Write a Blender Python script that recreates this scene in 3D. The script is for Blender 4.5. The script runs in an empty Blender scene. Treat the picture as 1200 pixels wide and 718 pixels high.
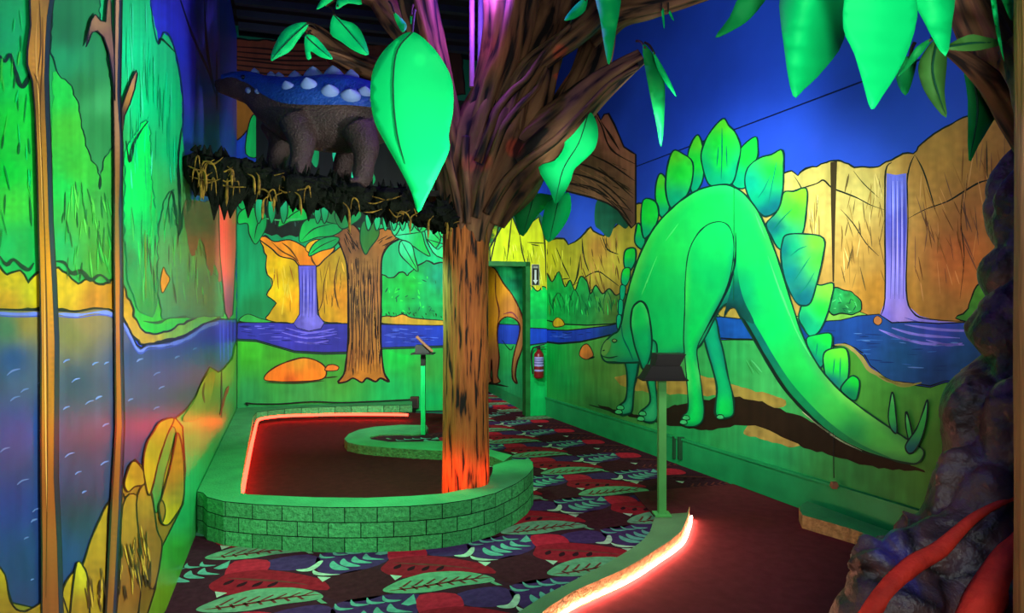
import bpy, bmesh, math, random
from mathutils import Vector, Matrix, noise
from mathutils.bvhtree import BVHTree
from mathutils.geometry import delaunay_2d_cdt, tessellate_polygon

random.seed(7)
SC = bpy.context.scene
COL = SC.collection
F, CX, CY = 700.0, 600.0, 362.0
TH = math.radians(21.5)
CT, ST = math.cos(TH), math.sin(TH)
EYE = 1.5

# ---------------------------------------------------------------- coordinates
def W(x, t, z):
    """plan point: x to the side, t ahead of the viewpoint -> room coordinates"""
    return Vector((x * CT + t * ST, -x * ST + t * CT, z))
def P(px, py, t):
    return W((px - CX) / F * t, t, EYE + (CY - py) / F * t)
def plan(px, py, h=0.0):
    t = (EYE - h) * F / (py - CY)
    return ((px - CX) / F * t, t)
def G(px, py, h=0.0):
    x, t = plan(px, py, h)
    return W(x, t, h)

class Plane:
    """vertical wall through two plan points; n points into the room"""
    def __init__(s, a, b, flip=False):
        s.a, s.b = a, b
        dx, dt = b[0] - a[0], b[1] - a[1]
        L = math.hypot(dx, dt)
        s.d = (dx / L, dt / L); s.L = L
        nx, nt = s.d[1], -s.d[0]
        if flip: nx, nt = -nx, -nt
        s.n = (nx, nt)
    def hit(s, px, py, off=0.0):
        u = (px - CX) / F
        ax, at = s.a[0] + s.n[0] * off, s.a[1] + s.n[1] * off
        # (u t - ax) * d1 - (t - at) * d0 = 0
        t = (ax * s.d[1] - at * s.d[0]) / (u * s.d[1] - s.d[0])
        return W(u * t, t, EYE + (CY - py) / F * t)
    def at(s, k, z, off=0.0):
        return W(s.a[0] + s.d[0] * k + s.n[0] * off, s.a[1] + s.d[1] * k + s.n[1] * off, z)
    def depth(s, px):
        u = (px - CX) / F
        return (s.a[0] * s.d[1] - s.a[1] * s.d[0]) / (u * s.d[1] - s.d[0])

LW = lambda t: -0.599 - 0.38 * t
RW = lambda t: 4.102 - 0.4275 * t
CL = (LW(7.42), 7.42)
CR = (0.495, 8.44)
PL = Plane((LW(0.2), 0.2), CL)                    # left wall, normal to +x
PR = Plane((RW(0.2), 0.2), CR, True)
PB = Plane(CL, CR)
ROOM_H = 4.9

# ---------------------------------------------------------------- colour
def lin(c):
    c = c / 255.0
    return c / 12.92 if c <= 0.04045 else ((c + 0.055) / 1.055) ** 2.4
def H(r, g, b, k=1.0):
    return (lin(r) * k, lin(g) * k, lin(b) * k)
def mix(a, b, f):
    f = max(0.0, min(1.0, f))
    return tuple(a[i] * (1 - f) + b[i] * f for i in range(3))
def stops(*st):
    st = [(x, y, H(*c)) for x, y, c in st]
    def fn(x, y, d):
        w = 0; o = [0, 0, 0]
        for sx, sy, c in st:
            q = 1.0 / ((x - sx) ** 2 + (y - sy) ** 2 + 30.0) ** 1.3
            w += q
            for i in range(3): o[i] += c[i] * q
        return tuple(v / w for v in o)
    return fn
def rim(inner, outer, wd, power=1.0):
    """colour of the middle of a shape and of its painted border"""
    fi = inner if callable(inner) else (lambda x, y, d, c=H(*inner): c)
    fo = outer if callable(outer) else (lambda x, y, d, c=H(*outer): c)
    def fn(x, y, d):
        return mix(fo(x, y, d), fi(x, y, d), (min(1, d / wd)) ** power)
    fn.needs_d = True
    return fn

# ---------------------------------------------------------------- materials
MATS = {}
def new_mat(name):
    m = bpy.data.materials.new(name); m.use_nodes = True
    nt = m.node_tree
    b = nt.nodes['Principled BSDF']
    return m, nt, b
def mat(name, col, rough=0.6, metal=0.0, var=0.25, scale=8.0, bump=0.0, bscale=40.0, stretch=(1, 1, 1), spec=0.3, trans=0.0):
    if name in MATS: return MATS[name]
    m, nt, b = new_mat(name)
    N, L = nt.nodes, nt.links
    tc = N.new('ShaderNodeTexCoord'); mp = N.new('ShaderNodeMapping')
    mp.inputs['Scale'].default_value = stretch
    L.new(tc.outputs['Object'], mp.inputs['Vector'])
    no = N.new('ShaderNodeTexNoise'); no.inputs['Scale'].default_value = scale; no.inputs['Detail'].default_value = 4
    L.new(mp.outputs[0], no.inputs['Vector'])
    cr = N.new('ShaderNodeValToRGB')
    c = H(*col)
    cr.color_ramp.elements[0].position = 0.3; cr.color_ramp.elements[1].position = 0.7
    cr.color_ramp.elements[0].color = (*[max(0, v * (1 - var)) for v in c], 1)
    cr.color_ramp.elements[1].color = (*[min(1, v * (1 + var)) for v in c], 1)
    L.new(no.outputs['Fac'], cr.inputs['Fac']); L.new(cr.outputs['Color'], b.inputs['Base Color'])
    b.inputs['Roughness'].default_value = rough; b.inputs['Metallic'].default_value = metal
    b.inputs['Specular IOR Level'].default_value = spec
    if trans:
        b.inputs['Subsurface Weight'].default_value = 0
    if bump:
        n2 = N.new('ShaderNodeTexNoise'); n2.inputs['Scale'].default_value = bscale; n2.inputs['Detail'].default_value = 6
        L.new(mp.outputs[0], n2.inputs['Vector'])
        bp = N.new('ShaderNodeBump'); bp.inputs['Strength'].default_value = bump; bp.inputs['Distance'].default_value = 0.02
        L.new(n2.outputs['Fac'], bp.inputs['Height']); L.new(bp.outputs[0], b.inputs['Normal'])
    MATS[name] = m
    return m
def paint_mat(name, rough=0.6, spec=0.2, amp=0.22, stretch=(14, 14, 2.2)):
    """artist's paint: the vertex colours of the picture, broken up by brush strokes"""
    if name in MATS: return MATS[name]
    m, nt, b = new_mat(name)
    N, L = nt.nodes, nt.links
    at = N.new('ShaderNodeAttribute'); at.attribute_name = 'Col'
    tc = N.new('ShaderNodeTexCoord'); mp = N.new('ShaderNodeMapping'); mp.inputs['Scale'].default_value = stretch
    L.new(tc.outputs['Object'], mp.inputs['Vector'])
    no = N.new('ShaderNodeTexNoise'); no.inputs['Scale'].default_value = 1.0; no.inputs['Detail'].default_value = 5
    L.new(mp.outputs[0], no.inputs['Vector'])
    mr = N.new('ShaderNodeMapRange'); mr.inputs['From Min'].default_value = 0.25; mr.inputs['From Max'].default_value = 0.75
    mr.inputs['To Min'].default_value = 1 - amp; mr.inputs['To Max'].default_value = 1 + amp
    L.new(no.outputs['Fac'], mr.inputs['Value'])
    mx = N.new('ShaderNodeVectorMath'); mx.operation = 'SCALE'
    L.new(at.outputs['Color'], mx.inputs[0]); L.new(mr.outputs[0], mx.inputs['Scale'])
    L.new(mx.outputs[0], b.inputs['Base Color'])
    b.inputs['Roughness'].default_value = rough; b.inputs['Specular IOR Level'].default_value = spec
    MATS[name] = m
    return m
def emit(name, col, strength):
    if name in MATS: return MATS[name]
    m, nt, b = new_mat(name)
    b.inputs['Base Color'].default_value = (*col, 1)
    b.inputs['Emission Color'].default_value = (*col, 1)
    b.inputs['Emission Strength'].default_value = strength
    MATS[name] = m
    return m
def bark_mat(name, base, light, dark, su=30.0, sv=2.2, thr=0.44, rough=0.75):
    """bark read in the UV of the limb: u round it, v along it, both in metres"""
    if name in MATS: return MATS[name]
    m, nt, b = new_mat(name)
    N, L = nt.nodes, nt.links
    tc = N.new('ShaderNodeTexCoord'); mp = N.new('ShaderNodeMapping'); mp.inputs['Scale'].default_value = (su, sv, 1)
    L.new(tc.outputs['UV'], mp.inputs['Vector'])
    n1 = N.new('ShaderNodeTexNoise'); n1.inputs['Scale'].default_value = 1; n1.inputs['Detail'].default_value = 3; n1.inputs['Distortion'].default_value = 0.3
    L.new(mp.outputs[0], n1.inputs['Vector'])
    cr = N.new('ShaderNodeValToRGB'); e = cr.color_ramp.elements
    e[0].position = thr - 0.09; e[0].color = (*H(*dark), 1)
    e[1].position = thr; e[1].color = (*H(*base), 1)
    e2 = e.new(0.68); e2.color = (*H(*light), 1)
    L.new(n1.outputs['Fac'], cr.inputs['Fac'])
    n3 = N.new('ShaderNodeTexNoise'); n3.inputs['Scale'].default_value = 3.0; n3.inputs['Detail'].default_value = 3
    L.new(tc.outputs['Object'], n3.inputs['Vector'])
    mr = N.new('ShaderNodeMapRange'); mr.inputs['To Min'].default_value = 0.55; mr.inputs['To Max'].default_value = 1.45
    L.new(n3.outputs['Fac'], mr.inputs['Value'])
    mx = N.new('ShaderNodeVectorMath'); mx.operation = 'SCALE'
    L.new(cr.outputs['Color'], mx.inputs[0]); L.new(mr.outputs[0], mx.inputs['Scale'])
    L.new(mx.outputs[0], b.inputs['Base Color'])
    bp = N.new('ShaderNodeBump'); bp.inputs['Strength'].default_value = 0.8; bp.inputs['Distance'].default_value = 0.02
    L.new(n1.outputs['Fac'], bp.inputs['Height']); L.new(bp.outputs[0], b.inputs['Normal'])
    b.inputs['Roughness'].default_value = rough; b.inputs['Specular IOR Level'].default_value = 0.3
    MATS[name] = m
    return m
def block_mat(name, col, dark):
    if name in MATS: return MATS[name]
    m, nt, b = new_mat(name)
    N, L = nt.nodes, nt.links
    tc = N.new('ShaderNodeTexCoord')
    nz = N.new('ShaderNodeTexNoise'); nz.inputs['Scale'].default_value = 38; nz.inputs['Detail'].default_value = 8; nz.inputs['Roughness'].default_value = 0.7
    L.new(tc.outputs['UV'], nz.inputs['Vector'])
    br = N.new('ShaderNodeTexBrick')
    br.inputs['Scale'].default_value = 1.0; br.inputs['Brick Width'].default_value = 0.2; br.inputs['Row Height'].default_value = 0.0935
    br.inputs['Mortar Size'].default_value = 0.0035; br.inputs['Mortar Smooth'].default_value = 0.3; br.inputs['Bias'].default_value = 0
    br.offset = 0.5
    c = H(*col)
    br.inputs['Color1'].default_value = (*[v * 0.8 for v in c], 1); br.inputs['Color2'].default_value = (*[v * 1.2 for v in c], 1)
    br.inputs['Mortar'].default_value = (*H(*dark), 1)
    ad = N.new('ShaderNodeVectorMath'); ad.operation = 'MULTIPLY_ADD'
    ad.inputs[1].default_value = (0.006, 0.006, 0); 
    L.new(nz.outputs['Color'], ad.inputs[0]); L.new(tc.outputs['UV'], ad.inputs[2])
    L.new(ad.outputs[0], br.inputs['Vector'])
    mr = N.new('ShaderNodeMapRange'); mr.inputs['From Min'].default_value = .3; mr.inputs['From Max'].default_value = .7
    mr.inputs['To Min'].default_value = 0.5; mr.inputs['To Max'].default_value = 1.45
    L.new(nz.outputs['Fac'], mr.inputs['Value'])
    mx = N.new('ShaderNodeVectorMath'); mx.operation = 'SCALE'
    L.new(br.outputs['Color'], mx.inputs[0]); L.new(mr.outputs[0], mx.inputs['Scale'])
    L.new(mx.outputs[0], b.inputs['Base Color'])
    mm = N.new('ShaderNodeMath'); mm.operation = 'MULTIPLY_ADD'; mm.inputs[1].default_value = -1.5
    L.new(br.outputs['Fac'], mm.inputs[0]); L.new(nz.outputs['Fac'], mm.inputs[2])
    bp = N.new('ShaderNodeBump'); bp.inputs['Strength'].default_value = 1.0; bp.inputs['Distance'].default_value = 0.035
    L.new(mm.outputs[0], bp.inputs['Height']); L.new(bp.outputs[0], b.inputs['Normal'])
    b.inputs['Roughness'].default_value = 0.8; b.inputs['Specular IOR Level'].default_value = 0.2
    MATS[name] = m
    return m

# ---------------------------------------------------------------- objects
def tag(o, label=None, cat=None, group=None, kind=None):
    if label: o['label'] = label
    if cat: o['category'] = cat
    if group: o['group'] = group
    if kind: o['kind'] = kind
    return o
def empty(name, loc, label, cat, group=None):
    o = bpy.data.objects.new(name, None); COL.objects.link(o); o.location = loc
    o.empty_display_size = 0.1
    return tag(o, label, cat, group)
def link(name, me, parent=None, mats=()):
    o = bpy.data.objects.new(name, me); COL.objects.link(o)
    for m in mats: me.materials.append(m)
    if parent is not None:
        o.parent = parent
        o.matrix_parent_inverse = Matrix.Translation(-parent.location)
    return o
def mesh(name, vs, fs, parent=None, mats=(), cols=None, smooth=False, uvs=None, mi=None):
    me = bpy.data.meshes.new(name)
    me.from_pydata([tuple(v) for v in vs], [], fs)
    if cols is not None:
        at = me.color_attributes.new('Col', 'FLOAT_COLOR', 'POINT')
        buf = []
        for c in cols: buf += [c[0], c[1], c[2], 1.0]
        at.data.foreach_set('color', buf)
    if uvs is not None:
        ul = me.uv_layers.new(name='UVMap'); k = 0
        for f, uvf in zip(fs, uvs):
            for q in uvf: ul.data[k].uv = q; k += 1
    if mi is not None:
        for p, q in zip(me.polygons, mi): p.material_index = q
    if smooth:
        for p in me.polygons: p.use_smooth = True
    me.update()
    return link(name, me, parent, mats)

class MB:
    """collects verts, faces, uv and material index, then becomes ONE mesh object"""
    def __init__(s): s.v, s.f, s.uv, s.mi = [], [], [], []
    def add(s, vs, fs, uvs=None, m=0):
        k = len(s.v); s.v += [Vector(v) for v in vs]
        for i, f in enumerate(fs):
            s.f.append([j + k for j in f]); s.mi.append(m)
            s.uv.append(uvs[i] if uvs else [(0, 0)] * len(f))
        return s
    def box(s, c, size, m=0, ax=None, top=(1, 1), shift=(0, 0)):
        """box on centre c; ax = (ux, uy, uz) local axes; top = scale of the upper face"""
        ax = ax or (Vector((1, 0, 0)), Vector((0, 1, 0)), Vector((0, 0, 1)))
        vs = []
        for z in (-.5, .5):
            for (x, y) in ((-.5, -.5), (.5, -.5), (.5, .5), (-.5, .5)):
                kx, ky = (top if z > 0 else (1, 1)); sx, sy = (shift if z > 0 else (0, 0))
                vs.append(Vector(c) + ax[0] * (x * kx * size[0] + sx) + ax[1] * (y * ky * size[1] + sy) + ax[2] * z * size[2])
        fs = [(0, 3, 2, 1), (4, 5, 6, 7), (0, 1, 5, 4), (1, 2, 6, 5), (2, 3, 7, 6), (3, 0, 4, 7)]
        return s.add(vs, fs, m=m)
    def prism(s, pts, z0, z1, m_top=0, m_side=0, holes=None):
        """vertical prism over a plan outline of world points"""
        n = len(pts)
        area = sum(pts[i].x * pts[(i + 1) % n].y - pts[(i + 1) % n].x * pts[i].y for i in range(n))
        if area < 0: pts = pts[::-1]
        vs = [Vector((p.x, p.y, z0)) for p in pts] + [Vector((p.x, p.y, z1)) for p in pts]
        tri = tessellate_polygon([[Vector((p.x, p.y, 0)) for p in pts]])
        fs = []; uv = []
        for t in tri:
            a, b, c = t
            A, B, C = pts[a], pts[b], pts[c]
            if (B.x - A.x) * (C.y - A.y) - (C.x - A.x) * (B.y - A.y) < 0: t = (a, c, b)
            fs.append([q + n for q in t]); uv.append([(pts[q].x, pts[q].y) for q in t])
        s.add(vs, fs, uv, m_top)
        k = len(s.v) - 2 * n
        L = 0
        for i in range(n):
            j = (i + 1) % n
            dl = (pts[j] - pts[i]).to_2d().length
            s.f.append([k + i, k + j, k + j + n, k + i + n]); s.mi.append(m_side)
            s.uv.append([(L, z0), (L + dl, z0), (L + dl, z1), (L, z1)]); L += dl
        return s
    def tube(s, pts, r, seg=12, m=0, cap=True, ridge=0.0, rf=6.0, sub=4, flat=None, seed=0.0, lf=1.5):
        """tapering tube along a smoothed path; r = list of radii; ridge = grooves running along it"""
        pts, rr = smooth_path(pts, r, sub)
        n = len(pts); rings = []; L = 0
        up = Vector((0.13, 0.27, 0.95)).normalized()
        prev = None
        vs = []; Ls = []
        for i, p in enumerate(pts):
            d = (pts[min(i + 1, n - 1)] - pts[max(i - 1, 0)]).normalized()
            if prev is None:
                a = d.cross(up)
                if a.length < 0.1: a = d.cross(Vector((1, 0, 0)))
                a.normalize()
            else:
                a = (prev - d * prev.dot(d)).normalized()
            prev = a
            b = d.cross(a).normalized()
            if i: L += (p - pts[i - 1]).length
            Ls.append(L)
            for k in range(seg):
                an = 2 * math.pi * k / seg
                rad = rr[i]
                if ridge:
                    q = noise.noise(Vector((math.cos(an) * rf, math.sin(an) * rf, L * lf + seed)))
                    rad *= 1 + ridge * (q - 0.9 * max(0, abs(q) - 0.25)) + ridge * 0.5 * noise.noise(Vector((math.cos(an) * 1.5, math.sin(an) * 1.5, L * 2 + seed + 9)))
                off = a * math.cos(an) * rad + b * math.sin(an) * rad
                if flat: off = off - flat[0] * off.dot(flat[0]) * (1 - flat[1])
                vs.append(p + off)
        fs = []; uv = []
        for i in range(n - 1):
            for k in range(seg):
                k2 = (k + 1) % seg
                fs.append([i * seg + k, i * seg + k2, (i + 1) * seg + k2, (i + 1) * seg + k])
                rm = (rr[0] + rr[-1]) / 2
                u0, u1 = 2 * math.pi * rm * k / seg, 2 * math.pi * rm * (k + 1) / seg
                uv.append([(u0, Ls[i]), (u1, Ls[i]), (u1, Ls[i + 1]), (u0, Ls[i + 1])])
        if cap:
            fs.append(list(range(seg))[::-1]); uv.append([(0, 0)] * seg)
            fs.append([(n - 1) * seg + k for k in range(seg)]); uv.append([(0, 0)] * seg)
        return s.add(vs, fs, uv, m)
    def lathe(s, base, prof, seg=20, m=0):
        vs = []; fs = []
        for r, z in prof:
            for k in range(seg):
                an = 2 * math.pi * k / seg
                vs.append(Vector(base) + Vector((r * math.cos(an), r * math.sin(an), z)))
        for i in range(len(prof) - 1):
            for k in range(seg):
                k2 = (k + 1) % seg
                fs.append([i * seg + k, i * seg + k2, (i + 1) * seg + k2, (i + 1) * seg + k])
        fs.append(list(range(seg))[::-1]); fs.append([(len(prof) - 1) * seg + k for k in range(seg)])
        return s.add(vs, fs, m=m)
    def blob(s, c, r, sq=(1, 1, 1), seg=12, rings=8, m=0, amp=0.0, fr=2.0, ax=None, seed=0.0):
        vs = []; fs = []
        ax = ax or (Vector((1, 0, 0)), Vector((0, 1, 0)), Vector((0, 0, 1)))
        for i in range(rings + 1):
            ph = math.pi * i / rings
            for k in range(seg):
                an = 2 * math.pi * k / seg
                v = Vector((math.sin(ph) * math.cos(an), math.sin(ph) * math.sin(an), math.cos(ph)))
                q = 1 + amp * noise.noise(v * fr + Vector((seed, seed * .7, 0)))
                w = ax[0] * v.x * sq[0] + ax[1] * v.y * sq[1] + ax[2] * v.z * sq[2]
                vs.append(Vector(c) + w * r * q)
        for i in range(rings):
            for k in range(seg):
                k2 = (k + 1) % seg
                fs.append([i * seg + k, (i + 1) * seg + k, (i + 1) * seg + k2, i * seg + k2])
        return s.add(vs, fs, m=m)
    def build(s, name, mats, parent=None, smooth=False):
        if not isinstance(mats, (list, tuple)): mats = [mats]
        return mesh(name, s.v, s.f, parent, mats, smooth=smooth, uvs=s.uv, mi=s.mi)

def crom(p0, p1, p2, p3, t):
    return 0.5 * ((2 * p1) + (p2 - p0) * t + (2 * p0 - 5 * p1 + 4 * p2 - p3) * t * t + (3 * p1 - p0 - 3 * p2 + p3) * t ** 3)
def smooth_path(pts, r, sub=4):
    pts = [Vector(p) for p in pts]; n = len(pts)
    if not isinstance(r, (list, tuple)): r = [r] * n
    if len(r) != n:
        r = [r[0] + (r[-1] - r[0]) * i / (n - 1) for i in range(n)]
    if n < 3 and sub <= 1: return pts, list(r)
    o = []; ro = []
    for i in range(n - 1):
        a, b, c, d = pts[max(i - 1, 0)], pts[i], pts[i + 1], pts[min(i + 2, n - 1)]
        ra, rb, rc, rd = r[max(i - 1, 0)], r[i], r[i + 1], r[min(i + 2, n - 1)]
        for k in range(sub):
            t = k / sub
            o.append(crom(a, b, c, d, t)); ro.append(max(1e-4, crom(ra, rb, rc, rd, t)))
    o.append(pts[-1]); ro.append(r[-1])
    return o, ro
def sm2(pts, closed=True, sub=4):
    n = len(pts); V = [Vector((p[0], p[1], 0)) for p in pts]; o = []
    rng = range(n) if closed else range(n - 1)
    for i in rng:
        if closed: a, b, c, d = V[(i - 1) % n], V[i], V[(i + 1) % n], V[(i + 2) % n]
        else: a, b, c, d = V[max(i - 1, 0)], V[i], V[i + 1], V[min(i + 2, n - 1)]
        for k in range(sub):
            q = crom(a, b, c, d, k / sub); o.append((q.x, q.y))
    if not closed: o.append(pts[-1])
    return o
def inside(x, y, poly):
    c = False; n = len(poly); j = n - 1
    for i in range(n):
        xi, yi = poly[i]; xj, yj = poly[j]
        if (yi > y) != (yj > y) and x < (xj - xi) * (y - yi) / (yj - yi) + xi: c = not c
        j = i
    return c
def dist(x, y, poly):
    best = 1e18; n = len(poly)
    for i in range(n):
        x1, y1 = poly[i]; x2, y2 = poly[(i + 1) % n]
        dx, dy = x2 - x1, y2 - y1; q = dx * dx + dy * dy
        t = 0 if q == 0 else max(0, min(1, ((x - x1) * dx + (y - y1) * dy) / q))
        ex, ey = x - x1 - t * dx, y - y1 - t * dy
        q = ex * ex + ey * ey
        if q < best: best = q
    return math.sqrt(best)
def jagged(poly, amp, step=4.0, seed=0.0, fr=0.12):
    o = []; n = len(poly)
    for i in range(n):
        x1, y1 = poly[i]; x2, y2 = poly[(i + 1) % n]
        L = math.hypot(x2 - x1, y2 - y1); k = max(1, int(L / step))
        for q in range(k):
            x, y = x1 + (x2 - x1) * q / k, y1 + (y2 - y1) * q / k
            o.append((x + amp * noise.noise(Vector((x * fr, y * fr, seed))) * 2,
                      y + amp * noise.noise(Vector((x * fr, y * fr, seed + 7.3))) * 2))
    return o
def tessel(poly, step):
    xs = [p[0] for p in poly]; ys = [p[1] for p in poly]
    pts = [Vector((p[0], p[1])) for p in poly]; n = len(pts)
    if step:
        y = min(ys) + step * .5; row = 0
        while y < max(ys):
            x = min(xs) + (step * .5 if row % 2 else 0)
            while x < max(xs):
                if inside(x, y, poly) and dist(x, y, poly) > step * 0.35: pts.append(Vector((x, y)))
                x += step
            y += step * .87; row += 1
    r = delaunay_2d_cdt(pts, [], [list(range(n))], 1, 1e-4)
    return [(v.x, v.y) for v in r[0]], [list(f) for f in r[2]]

class Paint:
    """a picture painted on a wall: shapes traced on the wall's plane, thin coats one over the other"""
    def __init__(s, plane, layer=1):
        s.pl, s.k = plane, layer
        s.v, s.f, s.c = [], [], []
    def put(s, vs, fs, cs, lay):
        k = len(s.v)
        s.v += [s.pl.hit(x, y, 0.001 + lay * 0.0004) for x, y in vs]
        s.f += [[i + k for i in f] for f in fs]; s.c += cs
    def fill(s, pts, col, smooth=True, ink=None, w=1.5, step=7, jag=0, br=(0.12, 0.25, 0.06), seed=0.0, dl=0, lay=None):
        poly = sm2(pts) if smooth else [tuple(p) for p in pts]
        if jag: poly = jagged(poly, jag, 4.0, seed)
        fn = col if callable(col) else (lambda x, y, d, c=H(*col): c)
        nd = getattr(fn, 'needs_d', False)
        vs, fs = tessel(poly, step)
        cs = []
        for x, y in vs:
            c = fn(x, y, dist(x, y, poly) if nd else 0)
            q = 1 + br[0] * 2 * noise.noise(Vector((x * br[1], y * br[2], seed + 3.1)))
            cs.append(tuple(max(0, min(0.95, v * q)) for v in c))
        s.k += 1
        s.put(vs, fs, cs, s.k)
        if ink is not None: s.line(poly + [poly[0]], w, ink, smooth=False, taper=False)
        return poly
    def line(s, pts, w=1.5, col=(12, 22, 18), smooth=True, taper=True, wob=0.25):
        if smooth: pts = sm2(pts, closed=False, sub=4)
        n = len(pts); vs = []; fs = []
        for i, (x, y) in enumerate(pts):
            x0, y0 = pts[max(i - 1, 0)]; x1, y1 = pts[min(i + 1, n - 1)]
            dx, dy = x1 - x0, y1 - y0; L = math.hypot(dx, dy) or 1
            t = i / max(1, n - 1)
            ww = w * 0.5 * ((0.25 + 0.75 * math.sin(math.pi * min(1, max(0, t)))) if taper else 1)
            ww *= 1 + wob * noise.noise(Vector((x * .08, y * .08, 5.0))) * 2
            vs += [(x - dy / L * ww, y + dx / L * ww), (x + dy / L * ww, y - dx / L * ww)]
        for i in range(n - 1): fs.append([2 * i, 2 * i + 1, 2 * i + 3, 2 * i + 2])
        c = H(*col)
        s.put(vs, fs, [c] * len(vs), s.k + 0.5)
    def strokes(s, poly, n, ln, ang, w, cols, seed=1, jit=0.25, curve=0.0):
        rnd = random.Random(seed)
        xs = [p[0] for p in poly]; ys = [p[1] for p in poly]
        done = 0; tries = 0
        while done < n and tries < n * 20:
            tries += 1
            x, y = rnd.uniform(min(xs), max(xs)), rnd.uniform(min(ys), max(ys))
            if not inside(x, y, poly): continue
            a = math.radians(ang) + rnd.uniform(-jit, jit); l = ln * rnd.uniform(0.5, 1.4)
            dx, dy = math.cos(a) * l, math.sin(a) * l
            if not inside(x + dx, y + dy, poly): continue
            s.line([(x, y), (x + dx * .5 - dy * curve, y + dy * .5 + dx * curve), (x + dx, y + dy)], w * rnd.uniform(.6, 1.3), rnd.choice(cols))
            done += 1
    def build(s, name, m, parent=None):
        o = mesh(name, s.v, s.f, parent, [m], cols=s.c)
        # every coat faces the room
        return o
# ================================================================ the room shell
def slab(name, a, b, plane, z0, z1, m, thick=0.12, kind='structure'):
    """wall piece between distances a and b along its plane"""
    mb = MB()
    q = [plane.at(a, z0), plane.at(b, z0), plane.at(b, z0, -thick), plane.at(a, z0, -thick)]
    mb.prism(q, z0, z1)
    o = mb.build(name, m)
    if kind: o['kind'] = kind
    return o
M_sky = mat('sky_blue_wall_paint', (34, 74, 196), rough=0.55, var=0.16, scale=1.3)
M_lwall = mat('left_wall_paint', (46, 66, 190), rough=0.4, var=0.12, scale=2)
M_bwall = mat('back_wall_paint', (6, 96, 70), rough=0.6, var=0.12, scale=2)
M_ceil = mat('ceiling_paint', (22, 30, 40), rough=0.9, var=0.3, scale=3)
M_slat = mat('ceiling_slat_paint', (34, 44, 60), rough=0.8, var=0.2, scale=3)
M_green = mat('green_door_paint', (16, 150, 72), rough=0.5, var=0.12, scale=4)
M_teal = mat('teal_base_paint', (28, 150, 84), rough=0.5, var=0.16, scale=5)
MP = paint_mat('mural_paint', rough=0.6)
MPD = paint_mat('figure_paint', rough=.6, amp=.07, stretch=(6, 6, 3))
MPL = paint_mat('mural_paint_glossy', rough=0.33, spec=0.45, stretch=(16, 16, 1.4), amp=0.18)

slab('wall_left', -1.6, PL.L + 0.0, PL, 0, ROOM_H, M_lwall)
slab('wall_right', -1.6, PR.L, PR, 0, ROOM_H, M_sky)
# back wall, with the doorway at its right-hand end
def along(plane, px):
    h = plane.hit(px, 400)
    a = W(plane.a[0], plane.a[1], 0)
    return (h.to_2d() - a.to_2d()).length
d0, d1 = along(PB, 562), along(PB, 618.5)
ztop = PB.hit(600, 311).z
mb = MB()
for (a, b, z0, z1) in ((0, d0, 0, ROOM_H), (d0, d1, ztop, ROOM_H), (d1, PB.L + 0.1, 0, ROOM_H)):
    mb.prism([PB.at(a, 0), PB.at(b, 0), PB.at(b, 0, -.12), PB.at(a, 0, -.12)], z0, z1)
mb.build('wall_back', M_bwall)['kind'] = 'structure'
# corridor beyond the doorway: its right wall carries the tail of a painted long-necked dinosaur
ex = CR[0] - 0.22
C0 = (0.235, 8.52); 
cb = plan(573, 459); cdir = (cb[0] - C0[0], cb[1] - C0[1])
C1 = (C0[0] + cdir[0] * 2.6, C0[1] + cdir[1] * 2.6)
PC = Plane(C0, C1, True)
if PC.n[0] > 0: PC.n = (-PC.n[0], -PC.n[1])
mbc = MB()
mbc.prism([W(*C0, 0), W(*C1, 0), W(C1[0] + .12, C1[1], 0), W(C0[0] + .12, C0[1], 0)], 0, 2.6)
mbc.build('wall_corridor_right', M_teal)['kind'] = 'structure'
K0 = (C0[0] - 1.25, C0[1] - 0.25); K1 = (C1[0] - 1.1, C1[1])
mbc = MB(); mbc.prism([W(*K0, 0), W(*K1, 0), W(K1[0] - .12, K1[1], 0), W(K0[0] - .12, K0[1], 0)], 0, 2.6)
mbc.build('wall_corridor_left', M_teal)['kind'] = 'structure'
mbc = MB(); mbc.prism([W(*K1, 0), W(*C1, 0), W(C1[0], C1[1] + .12, 0), W(K1[0], K1[1] + .12, 0)], 0, 2.6)
mbc.build('wall_corridor_end', M_teal)['kind'] = 'structure'
mbc = MB(); mbc.prism([W(K0[0], K0[1] + .3, 0), W(*K1, 0), W(*C1, 0), W(C0[0], C0[1] + .02, 0)], 2.6, 2.7)
mbc.build('ceiling_corridor', M_ceil)['kind'] = 'structure'
# door frame
mb = MB()
for a, b, z0, z1 in ((d1 - 0.035, d1 + 0.03, 0, ztop + 0.05), (d0 - 0.03, d0 + 0.035, 0, ztop + 0.05), (d0 - 0.03, d1 + 0.03, ztop - 0.01, ztop + 0.055)):
    mb.prism([PB.at(a, 0, .02), PB.at(b, 0, .02), PB.at(b, 0, -.15), PB.at(a, 0, -.15)], z0, z1)
mb.build('trim_1', mat('door_trim_paint', (20, 105, 42), rough=.5))['kind'] = 'structure'
# ceiling with its dark slats
mb = MB()
cpts = [W(LW(-1.2) - .1, -1.2, 0), W(RW(-1.2) + .1, -1.2, 0), W(CR[0] + .15, CR[1] + .15, 0), W(CL[0] - .15, CL[1] + .15, 0)]
mb.prism(cpts, ROOM_H, ROOM_H + .12)
for i in range(26):
    f = (i + .5) / 26
    a = PL.at(-0.5 + f * (PL.L + .3), 0, 0); b = PR.at(-0.5 + f * (PR.L + .3), 0, 0)
    d = (b - a).to_3d(); d.z = 0; L = d.length; d.normalize(); nrm = Vector((-d.y, d.x, 0))
    c = (a + b) / 2; c.z = ROOM_H - .035
    mb.box(c, (L - .1, .07, .07), m=1, ax=(d, nrm, Vector((0, 0, 1))))
mb.build('ceiling', [M_ceil, M_slat])['kind'] = 'structure'

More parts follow.
